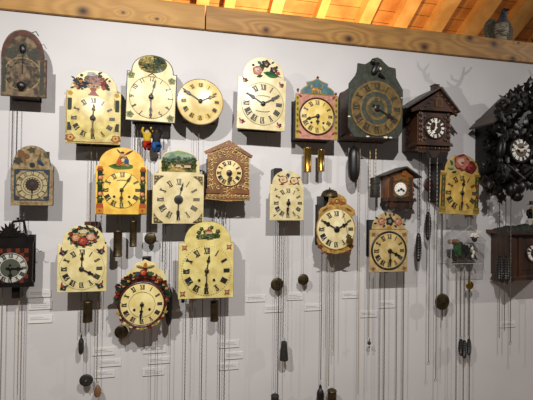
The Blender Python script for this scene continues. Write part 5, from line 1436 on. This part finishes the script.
A, B = c.L(462, 272), c.L(482, 264); mb.box(A[0], B[0], -.04, -.10, A[1], B[1], ACR)
c.part(mb, 'acrylic_housing')
mb = MB(); x, z = c.L(459, 242.5); mb.lathe([(.012, -.028), (.013, -.026), (.013, .026), (.012, .028)], (x, -.08, z), WOODDROP, 'x', 20); c.part(mb, 'wooden_drum')
GRN = mat('green_enamel', '#2f5a2c', '#1f4220', .35, scale=60)
mb = MB(); A, B = c.L(461, 256), c.L(463.2, 243); mb.box(A[0], B[0], -.06, -.105, A[1], B[1], GRN); c.part(mb, 'green_pillar')
for (u, v, r_, m_, y_) in ((457.5, 255, 4.8, IRON, .07), (459, 259, 3, DBRASS, .09), (470.5, 252, 6.5, BLACKM, .075), (466, 257, 4.2, DBRASS, .085), (474.5, 257, 3.8, IRON, .09), (468, 246, 3.4, DBRASS, .06)):
    mb = MB(); x, z = c.L(u, v); pts = []
    for i in range(40): q = c.S(r_) * (1 if (i // 2) % 2 else .88); a = 2 * pi * i / 40; pts.append((x + q * cos(a), z + q * sin(a)))
    mb.prism(pts, -y_, -y_ - .003, m_); mb.lathe([(.002, -y_ + .03), (.002, -y_ - .008)], (x, 0, z), IRON, 'y', 8); c.part(mb, 'gear')
mb = MB()
for (u, v, r_) in ((475, 249, 2.2), (476.5, 253, 2.3), (475.5, 257, 2)): x, z = c.L(u, v); mb.ell((x, -.1, z), (c.S(r_ * .6), .006, c.S(r_)), BONE, seg=10, rings=7)
for (u0, v0, u1, v1) in ((473, 246, 478, 251), (472, 259, 477, 262), (478, 256, 480, 261)): A, B = c.L(u0, v0), c.L(u1, v1); mb.tube([(A[0], -.1, A[1]), (B[0], -.1, B[1])], .0035, BLACKM, 6)
c.part(mb, 'white_lever')
p = c.W(474.2, 243.5, .10); q = c.W(474.2, 227.5, .10); s_ = (q.z - p.z) / .75
DJ = [(0, 0, .2), (0, 0, .34), (0, 0, .46), (0, 0, .58), (-.13, 0, .42), (-.2, -.06, .26), (.13, 0, .42), (.2, -.06, .26), (-.08, -.06, .1), (.08, -.06, .1)]
DE = [(0, 1), (1, 2), (2, 3), (2, 4), (4, 5), (2, 6), (6, 7), (0, 8), (0, 9)]
DR = [.13, .12, .07, .13, .06, .05, .06, .05, .08, .08]
def dcf(pp):
    if pp.z > .62: return BLACKM
    if pp.z > .5: return PB('#e0c8b0')
    if pp.z > .32: return WHITE
    if pp.z > .24: return PB('#7a2430')
    return BLACKM
figure('doll', c.root, DJ, DE, DR, dcf, s_, (p.x, p.y, p.z))
mb = MB(); mb.box(p.x - .018, p.x + .018, -.06, -.115, p.z - .003, p.z, ACR); c.part(mb, 'doll_shelf')
pendulum(c, 469, 264, 469.6, 285.4, 3.8, .07, mbob=BRASS, mrod=BLACKM, rw=.0012)
for u, v1 in ((461, 336), (464.6, 337), (468.8, 336)): chain(c, u, 272, v1, .055, 'rope', CHAIN)
for u, v1 in ((456.8, 402), (463.6, 402), (470, 402)): chain(c, u, 272 if u != 463.6 else 356, v1, .045, 'rope', CHAIN)
weight(460.9, 338.7, 356, 2.5, 'leftmost of three small black cone weights clustered below the acrylic clock', 'cone', BLACKM, .055)
weight(464.2, 340, 358.5, 2.5, 'middle, lowest of three small black cone weights below the acrylic clock', 'cone', BLACKM, .062)
weight(468.9, 338.7, 355.5, 2.2, 'rightmost of three small black cone weights clustered below the acrylic clock', 'cone', BLACKM, .055)

# 22 cream shield with rose wreath
c = Clock('shield_clock', 'cream shield clock with oval wreath of red and peach roses, lower left', 82, 268.5, .115)
c.case(64, 100, 246, 288, DWOOD)
mb, sf = shield(c, 57.3, 107, 61.7, 104.5, 225, 244.5, 292, CREAM, .006)
for i in range(26):
    t = 2 * pi * i / 26; u = 83 + 13.8 * cos(t); v = 236.5 - 9.2 * sin(t)
    c.leaf(mb, u, v, 4.2, 2.4, math.degrees(t) + (65 if i % 2 else 115), PB('#354a40' if i % 3 else '#6a8a86'), sf); c.blob(mb, u * .9 + 8.3, v * .9 + 23.6, 1.7, 1.5, PB('#2a3a2e'), sf, .3, 4)
    if i % 4 == 0: c.blob(mb, u, v, 1.1, 1.1, PB('#b04a3a'), sf)
dabs(c, mb, sf, lambda u, v: ((u - 83) / 12.5) ** 2 + ((v - 236.5) / 8) ** 2 < 1, (70, 227, 96, 246), lambda u, v, q: q.choice(['#2c3a30', '#8c3a2c', '#d8b080', '#46584a', '#d8c890', '#26342c']), 60, .9, 1.9, 21)
c.rose(mb, 75.6, 237.6, 4.2, sf, ('#c06a44', '#e09a70', '#f2d2a8')); c.rose(mb, 90.6, 236.8, 4.2, sf, ('#c87a58', '#e8b08c', '#f6dcb8')); c.rose(mb, 82.8, 241, 4.8, sf, ('#8c2a22', '#b8483a', '#d07858'))
c.blob(mb, 83, 231.5, 4, 2.2, PB('#e8dcae'), sf, .15); c.blob(mb, 80.5, 235, 1.2, 1.2, PB('#c8a03a'), sf); c.blob(mb, 87.5, 233, 1.3, 1.2, PB('#4a5a70'), sf)
for a_, b_, s_ in ((63, 252.5, 1), (101.3, 251.5, -1), (64, 287, 1), (100.5, 286, -1)):
    c.blob(mb, a_, b_, 3, 2.3, PB('#2a3038'), sf, .25, 4); c.blob(mb, a_ - s_, b_ - 1.6, 1.5, 1.4, PB('#b0443c'), sf, .2); c.leaf(mb, a_ + s_, b_ - .5, 4.5, 1.3, 30 if s_ > 0 else 150, PB('#39434a'), sf); c.blob(mb, a_ + .6, b_ + .6, .8, .8, PB('#8aa0b0'), sf)
    c.leaf(mb, a_ - s_ * 2, b_ - 2, 4, 1.1, 80, PB('#4a5448'), sf)
c.part(mb, 'dial_plate')
mb, s2 = c.dial(82, 268.5, 22.4, CREAM, .006, .0008)
c.ring(mb, 82, 268.5, 21.8, .3, PB('#a89a68'), s2)
numerals(mb, *c.L(82, 268.5), c.S(17), c.S(5.6), INK, s2, bold=1.15)
c.part(mb, 'dial')
c.hand('minute_hand', 2, 17, DBRASS, c.topy - .003, 'spade', 1.3, 2); c.hand('hour_hand', 118, 14.5, BLACKM, c.topy - .005, 'spade', 1.5, 2)
c.hub(2.4, IRON, c.topy - .006)
mb = MB(); A, B = c.L(80, 231), c.L(94, 222.5); mb.box(A[0], B[0], -.001, -.05, A[1], B[1], MAROON); c.part(mb, 'hanging_block')
chain(c, 87.3, 292, 298, .065, 'rod'); chain(c, 81.2, 292, 332, .05, 'rope', CHAIN)
weight(87.5, 301, 321.8, 5.1, 'mottled dark brass weight just below the rose wreath shield', 'cyl', DBRASS, .065)
weight(81, 334.5, 354.8, 2.7, 'slim grey bullet weight left beneath the rose wreath shield', 'bottle', IRON, .05)
pendulum(c, 87, 292, 86.2, 380.3, 7, .045, spot_=True, mbob=IRON, mrod=CHAIN, rz=6.6)
chain(c, 98.2, 292, 383, .05, 'rope', BCHAIN); chain(c, 24.5 + 79, 292, 330, .04, 'rod', CHAIN)
weight(97.5, 384.5, 397.5, 3.9, 'brown turned wooden drop weight beside the lowest left pendulum bob', 'drop', WOODDROP, .05)

# 23 round clock with maroon rim and flower crest
c = Clock('round_wall_clock', 'round cream clock with maroon rim and carved cream crest of painted flowers', 142.2, 304, .125)
c.case(126, 158, 284, 324, DWOOD)
mb = MB()
ol = [(120, 318), (117, 306), (119, 292), (121, 284), (123, 277), (127, 272), (133, 268), (134, 264), (137, 262.5), (141, 261.5), (144, 259.5), (148, 261.5), (152, 262.5), (156, 264.5), (157, 268), (162, 271), (166, 277), (167.5, 284), (168, 296), (167, 308), (164, 318), (158, 325), (150, 328), (142, 330), (133, 328.5), (125, 325)]
mb.prism([c.L(*p) for p in ol], -c.d + .01, -c.d, CREAM, .002)
sf = lambda x, z: -c.d
c.blob(mb, 142.2, 300.5, 24.6, 25.2, MAROON, sf, .03, 9, n=60)
for i in range(23):
    t = radians(5 + 170 * i / 22); r_ = 26 + (i % 2) * 2.6; u = 142.6 + r_ * cos(t) * .93; v = 303 - r_ * sin(t) * 1.04
    if i % 3 == 0: c.rose(mb, u, v, 2.6, sf, ('#7c1f1a', '#b0392c', '#d8764c'))
    elif i % 3 == 1: c.blob(mb, u, v, 2.8, 2.4, PB('#2c4a30'), sf, .3, 5)
    else: c.blob(mb, u, v, 2.2, 2, PB('#401a18'), sf, .2, 5)
    c.leaf(mb, u, v, 4, 1.8, math.degrees(t) + (40 if i % 2 else -40), PB('#33502f'), sf)
dabs(c, mb, sf, lambda u, v: 24.5 < math.hypot(u - 142.4, v - 303) < 31.5 and v < 300 and abs(u - 142.4) < 26, (116, 270, 169, 299), lambda u, v, q: q.choice(['#4c1814', '#26382a', '#2f4a30', '#8c2c22', '#3a1614', '#c8a060', '#a83c2c']), 130, 1.0, 2.2, 22)
c.rose(mb, 143, 272.2, 3.4, sf, ('#8c2418', '#c8482c', '#e8925c')); c.blob(mb, 137, 273.5, 2.2, 2, PB('#2f5a6a'), sf, .2); c.blob(mb, 150, 273.5, 2.4, 2, PB('#3c6a3c'), sf, .2)
c.blob(mb, 145, 265, 1.7, 2.6, PB('#c87c2c'), sf, .1); c.blob(mb, 145, 268.4, 2.2, 1, PB('#3c2a20'), sf)
for a_ in (-1, 1): c.leaf(mb, 145 + a_ * 2, 267, 7, 1.6, 90 - a_ * 75, PB('#b89a58'), sf)
for i in range(9):
    t = radians(200 + 140 * i / 8); c.blob(mb, 142.2 + 25.3 * cos(t), 304 - 24.2 * sin(t), 2, 1.4, PB('#7c2a1c' if i % 2 else '#b89a4c'), sf, .3)
c.part(mb, 'dial_plate')
mb, s2 = c.dial(142.2, 304, 21.2, mat('maroon_clock_cream', '#e4d69a', '#cfba74', .32, scale=22, coat=.15), .006, .003, rim=MAROON, rimw=2.4, rimh=.001)
numerals(mb, *c.L(142.2, 304), c.S(17.4), c.S(4.8), INK, s2, bold=1.15)
c.ring(mb, 142.2, 304, 12.8, .3, PB('#8c7f54'), s2)
for s_ in (-1, 1): c.blob(mb, 142.2 + s_ * 7.6, 309, 1.3, 1.3, BLACKM, s2, 0)
c.part(mb, 'dial')
c.hand('hour_hand', 184, 11, BLACKM, c.topy - .003, 'spade', 1.3, 2.5); c.hand('minute_hand', 185, 17, BLACKM, c.topy - .005, 'spade', 1.0, 2.5)
c.hub(2, BLACKM, c.topy - .006)
mb = MB(); A, B = c.L(141, 262), c.L(149.5, 258.3); mb.box(A[0], B[0], -.05, -.10, A[1] - .02, B[1], BLACKW); c.part(mb, 'top_bracket')
for u in (151.3, 158): chain(c, u, 329, 402, .05, 'rod', CHAIN)
chain(c, 169, 272, 285, .075, 'rod')
weight(168.6, 287, 326, 3.7, 'long black smooth weight right beside the maroon-rimmed round clock', 'capsule', BLACKM, .075)

# 24 cream-yellow shield with island landscape
c = Clock('shield_clock', 'large pale yellow shield clock with small river landscape and rose corners, lower centre', 206.6, 270.5, .125)
c.case(186, 226, 246, 296, DWOOD)
SH = mat('pale_yellow_enamel', '#d9cc88', '#bfab62', .36, scale=24, coat=.3, bump=.06)
mb, sf = shield(c, 178.6, 234.2, 184, 231, 221.3, 242.5, 298.4, SH, .006, edge=PB('#8a8244'))
c.blob(mb, 204, 236.6, 8.5, 2.6, PB('#5c6a34'), sf, .08); c.blob(mb, 200, 237.2, 4, 1.2, PB('#9a9c50'), sf, .1); c.blob(mb, 215.5, 236, 4.6, 2.8, PB('#46582c'), sf, .1); c.blob(mb, 209, 233.8, 5, 1.2, PB('#4c5c34'), sf, .1); c.line(mb, (197, 239), (213, 238.6), .8, PB('#2f3c22'), sf)
for a_, b_, q in ((201, 229, 2.1), (198.5, 232.5, 2.3), (211, 227.5, 2.1), (217.5, 231.5, 2.4), (204, 231.5, 1.6)):
    c.blob(mb, a_, b_, q, q * .95, PB('#34482a'), sf, .2, 5); c.blob(mb, a_ - .4, b_ - .5, q * .45, q * .4, PB('#6c8040'), sf, .2, 4); c.line(mb, (a_, b_ + q * .6), (a_, b_ + q * 1.6), .5, PB('#3c3020'), sf)
dabs(c, mb, sf, lambda u, v: ((u - 206) / 11) ** 2 + ((v - 236.5) / 2.8) ** 2 < 1, (195, 232, 220, 240), lambda u, v, q: q.choice(['#26321a', '#39451f', '#6c7030', '#a09c58', '#5f7a6a']), 50, .6, 1.4, 7)
c.poly(mb, [(205, 234), (211.5, 234), (211.5, 231.4), (205, 231.4)], PB('#d8bc90'), sf); c.poly(mb, [(204.4, 231.6), (212, 231.6), (210.6, 229.4), (206, 229.4)], PB('#a8543c'), sf); c.poly(mb, [(207, 229.6), (209, 229.6), (208, 226.4)], PB('#7c4a38'), sf)
for a_, b_ in ((184.5, 247.5), (229, 247), (183.2, 293), (227.5, 292.5)):
    c.rose(mb, a_, b_, 2, sf, ('#a0483c', '#cc7a60', '#eab898'))
    for an_ in (45, 135, 225, 315): c.leaf(mb, a_ + 1.6 * cos(radians(an_)), b_ - 1.6 * sin(radians(an_)), 2.0, .8, an_, PB('#7c5c3c' if an_ % 90 else '#4a5430'), sf)
c.part(mb, 'dial_plate')
mb, s2 = c.dial(206.6, 270.5, 25.6, SH, .006, .0008)
for i in range(60):
    a = radians(6 * i); c.line(mb, (206.6 + 24.4 * sin(a), 270.5 - 24.4 * cos(a)), (206.6 + 25 * sin(a), 270.5 - 25 * cos(a)), .9, PB('#9a8a58'), s2)
numerals(mb, *c.L(206.6, 270.5), c.S(20), c.S(6), INK, s2, bold=1.1)
for s_ in (-1, 1): c.blob(mb, 206.6 + s_ * 7.4, 279.7, 1.3, 1.3, BLACKM, s2, 0)
c.part(mb, 'dial')
c.hand('hour_hand', 9, 16, DBRASS, c.topy - .003, 'spade', 1.4, 5); c.hand('minute_hand', 181, 23, DBRASS, c.topy - .005, 'spade', 1.1, 3)
c.hub(2.3, DBRASS, c.topy - .006)
mb = MB(); p = c.W(183, 298, .06); mb.lathe([(.004, -.022), (.008, -.018), (.008, .006), (.003, .01)], (p.x, p.y, p.z), BLACKM, 'z', 14); c.part(mb, 'strike_knob')
chain(c, 186, 299, 402, .06, 'chain', DCHAIN); chain(c, 192.5, 299, 328, .05, 'rope', CHAIN, 'hook'); chain(c, 202.6, 299, 402, .05, 'rope', DCHAIN)
for u in (220.6, 225.2): chain(c, u, 299, 402, .055, 'rope', DCHAIN if u < 222 else CHAIN)
chain(c, 214.2, 299, 300, .07, 'rod')
weight(214.3, 301, 321, 4.2, 'dark brass cylinder weight below the large pale yellow river landscape shield', 'cyl', DBRASS, .07)

# ------------------------------------------------------------------ caption cards on the wall
cards = [(28.4, 51.6, 290, 297, 'above its two neighbours right under dark carved clock'), (29.2, 52.4, 300.8, 309.2, 'middle of three right of the dark carved clock cord'), (28.2, 52.7, 315, 322.6, 'brightest and lowest of the stack at far left'),
         (245.6, 265, 295, 301.6, 'left of the black pendulum bob below smallest shield'), (264.7, 283, 305.3, 312, 'behind chains under left hanging bob in the middle'), (286.7, 303, 292.8, 299.8, 'between the two middle pendulum bobs, just below them'), (304.2, 321.5, 304, 310.3, 'lower right of the right middle pendulum bob'),
         (218.8, 239, 340.6, 347.4, 'topmost of three below large pale yellow shield'), (224.2, 242.8, 352, 358.6, 'middle and rightmost of three below large pale yellow shield'), (218.8, 238.6, 363, 369.3, 'lowest of three below large pale yellow shield'),
         (92.5, 115, 347.6, 354.8, 'topmost of three behind the brass chain at lower left'), (100, 121.2, 359.2, 366, 'middle and rightmost of three at lower left'), (94.7, 115, 370.2, 377.2, 'lowest of three right of the low left pendulum bob'),
         (143, 166, 345.5, 352.7, 'topmost of three beneath the maroon-rimmed round clock'), (148.3, 170, 356.8, 363.2, 'middle and rightmost of three beneath the maroon-rimmed round clock'), (142.6, 164.3, 367.5, 375, 'lowest of three beneath the maroon-rimmed round clock'),
         (342, 358, 292, 298, 'leftmost below the gold-crested round clock shadow'), (360, 377, 310.9, 317, 'left and lower below the black-ringed shield'), (378.8, 395, 301.2, 307.6, 'directly below the black-ringed shield'), (499.8, 515, 321.8, 327, 'alone at lower right behind cuckoo chains')]
for i, (u0, u1, v0, v1, lab) in enumerate(cards):
    p0, p1 = P(u0, v1), P(u1, v0); w_ = (p1.x - p0.x); h_ = p1.z - p0.z; h_ = (P((u0 + u1) / 2, v0).z - P((u0 + u1) / 2, v1).z)
    cx_, cz_ = (p0.x + p1.x) / 2, P((u0 + u1) / 2, (v0 + v1) / 2).z
    mb = MB(); mb.box(-w_ / 2, w_ / 2, 0, -.005, -h_ / 2, h_ / 2, CARDW if i == 2 else CARD)
    for k in range(2 if h_ < .034 else 3):
        zz = h_ * (.18 - .22 * k); x = -w_ * .40; xe = w_ * (.38 if k else .05 + .2 * rnd.random()) * (1 - .25 * (k == 2))
        while x < xe:
            wl = rnd.uniform(.003, .008); mb.box(x, min(x + wl, xe + .002), -.005, -.0054, zz - .0011, zz + .0011, PRINT); x += wl + .0018
    o = mb.build('caption_card', None, (cx_, 0, cz_), smooth=0)
    tag(o, ('white' if i == 2 else 'small grey') + ' caption card, ' + lab, 'caption card', 'caption cards fixed to the wall')

# ------------------------------------------------------------------ bird on the beam
p = P(500.5, 39.5, -.05)
root = empty('stuffed_bird', (p.x, p.y, bt)); tag(root, 'grey-blue stuffed bird of prey with half spread speckled wings on the beam', 'bird')
s_ = .001 * 1.0
hpx = (P(500, 5, -.05).z - P(500, 39, -.05).z); K = hpx
spx = (P(505, 20, -.05) - P(495, 20, -.05)).x / 10
body = [(0, 0, .34 * K), (.0, 0, .55 * K), (1.2 * spx, -.01, .74 * K), (2.4 * spx, -.018, .92 * K), (0, .01, .15 * K)]
mb = MB()
prof = []
key = [(0, 3.2), (.08, 5.0), (.25, 6.2), (.42, 6.4), (.55, 5.6), (.66, 4.3), (.76, 3.3), (.84, 3.1), (.91, 3.0), (.96, 2.3), (1.0, .4)]
for k in range(31):
    t = k / 30; z = K * t
    for (ta, ra), (tb, rb_) in zip(key[:-1], key[1:]):
        if ta <= t <= tb: r_ = spx * (ra + (rb_ - ra) * (t - ta) / (tb - ta)); break
    prof.append((r_, z))
seg = 22; o0 = 0
for (r_, z) in prof:
    t = z / K; sx_ = 2.6 * spx * max(0, (t - .4)) * 1.5
    for i in range(seg):
        a = 2 * pi * i / seg; mb.v.append((sx_ + r_ * cos(a), r_ * .85 * sin(a) - .012 * max(0, t - .5) * 2, z + .012))
for k in range(len(prof) - 1):
    t = k / 30
    m_ = FEATH if t > .5 else FEATHB
    for i in range(seg):
        j = (i + 1) % seg; mb.face([k * seg + i, k * seg + j, (k + 1) * seg + j, (k + 1) * seg + i], m_)
mb.face(list(range(seg)), FEATHB); mb.face([(len(prof) - 1) * seg + i for i in range(seg)], FEATH)
bo = mb.build('body', root)
mb = MB(); hx = 2.4 * spx; hz = .9 * K + .012
mb.tube([(hx, -.028, hz), (hx - .002, -.042, hz - .002), (hx - .003, -.048, hz - .012)], [.007, .0045, .001], IRON, 8); mb.build('beak', root)
mb = MB()
for q in (-1, 1): mb.ell((hx + q * .012, -.024, hz + .004), (.003, .003, .003), BLACKM, seg=8, rings=6)
mb.build('eyes', root)
for q in (-1, 1):
    mb = MB()
    for k in range(9):
        t = k / 8.0
        x0 = q * spx * (6.2 + 7.0 * t) ; ztop = K * (.66 + .06 * sin(pi * t) - .12 * t * t) + .012; zb = K * (.02 + .16 * t * t) + .006
        y_ = .004 + .02 * t - (.001 * k)
        w_ = spx * 1.15
        pts = [(x0 - w_, ztop - .008), (x0, ztop), (x0 + w_, ztop - .008), (x0 + w_ * .9, zb + .02), (x0, zb), (x0 - w_ * .9, zb + .02)]
        mb.prism(pts, y_, y_ - .004, FEATHS, .001)
    mb.ell((q * spx * 6.6, .015, K * .57 + .01), (spx * 3, .018, K * .12), FEATHS, bumpy=.03)
    mb.build('wing', root)
mb = MB()
for q in (-1, 1):
    mb.tube([(q * .014, -.004, .05), (q * .015, -.008, .003)], [.008, .005], GILTW, 8)
    for k in (-1, 0, 1): mb.tube([(q * .015, -.008, .003), (q * .015 + k * .01, -.03, .003)], [.003, .0015], GILTW, 6)
mb.build('feet', root)
mb = MB(); mb.prism([(-.02, .10), (.02, .10), (.028, .0), (-.028, .0)], .04, .034, FEATHS, .001); mb.build('tail', root)
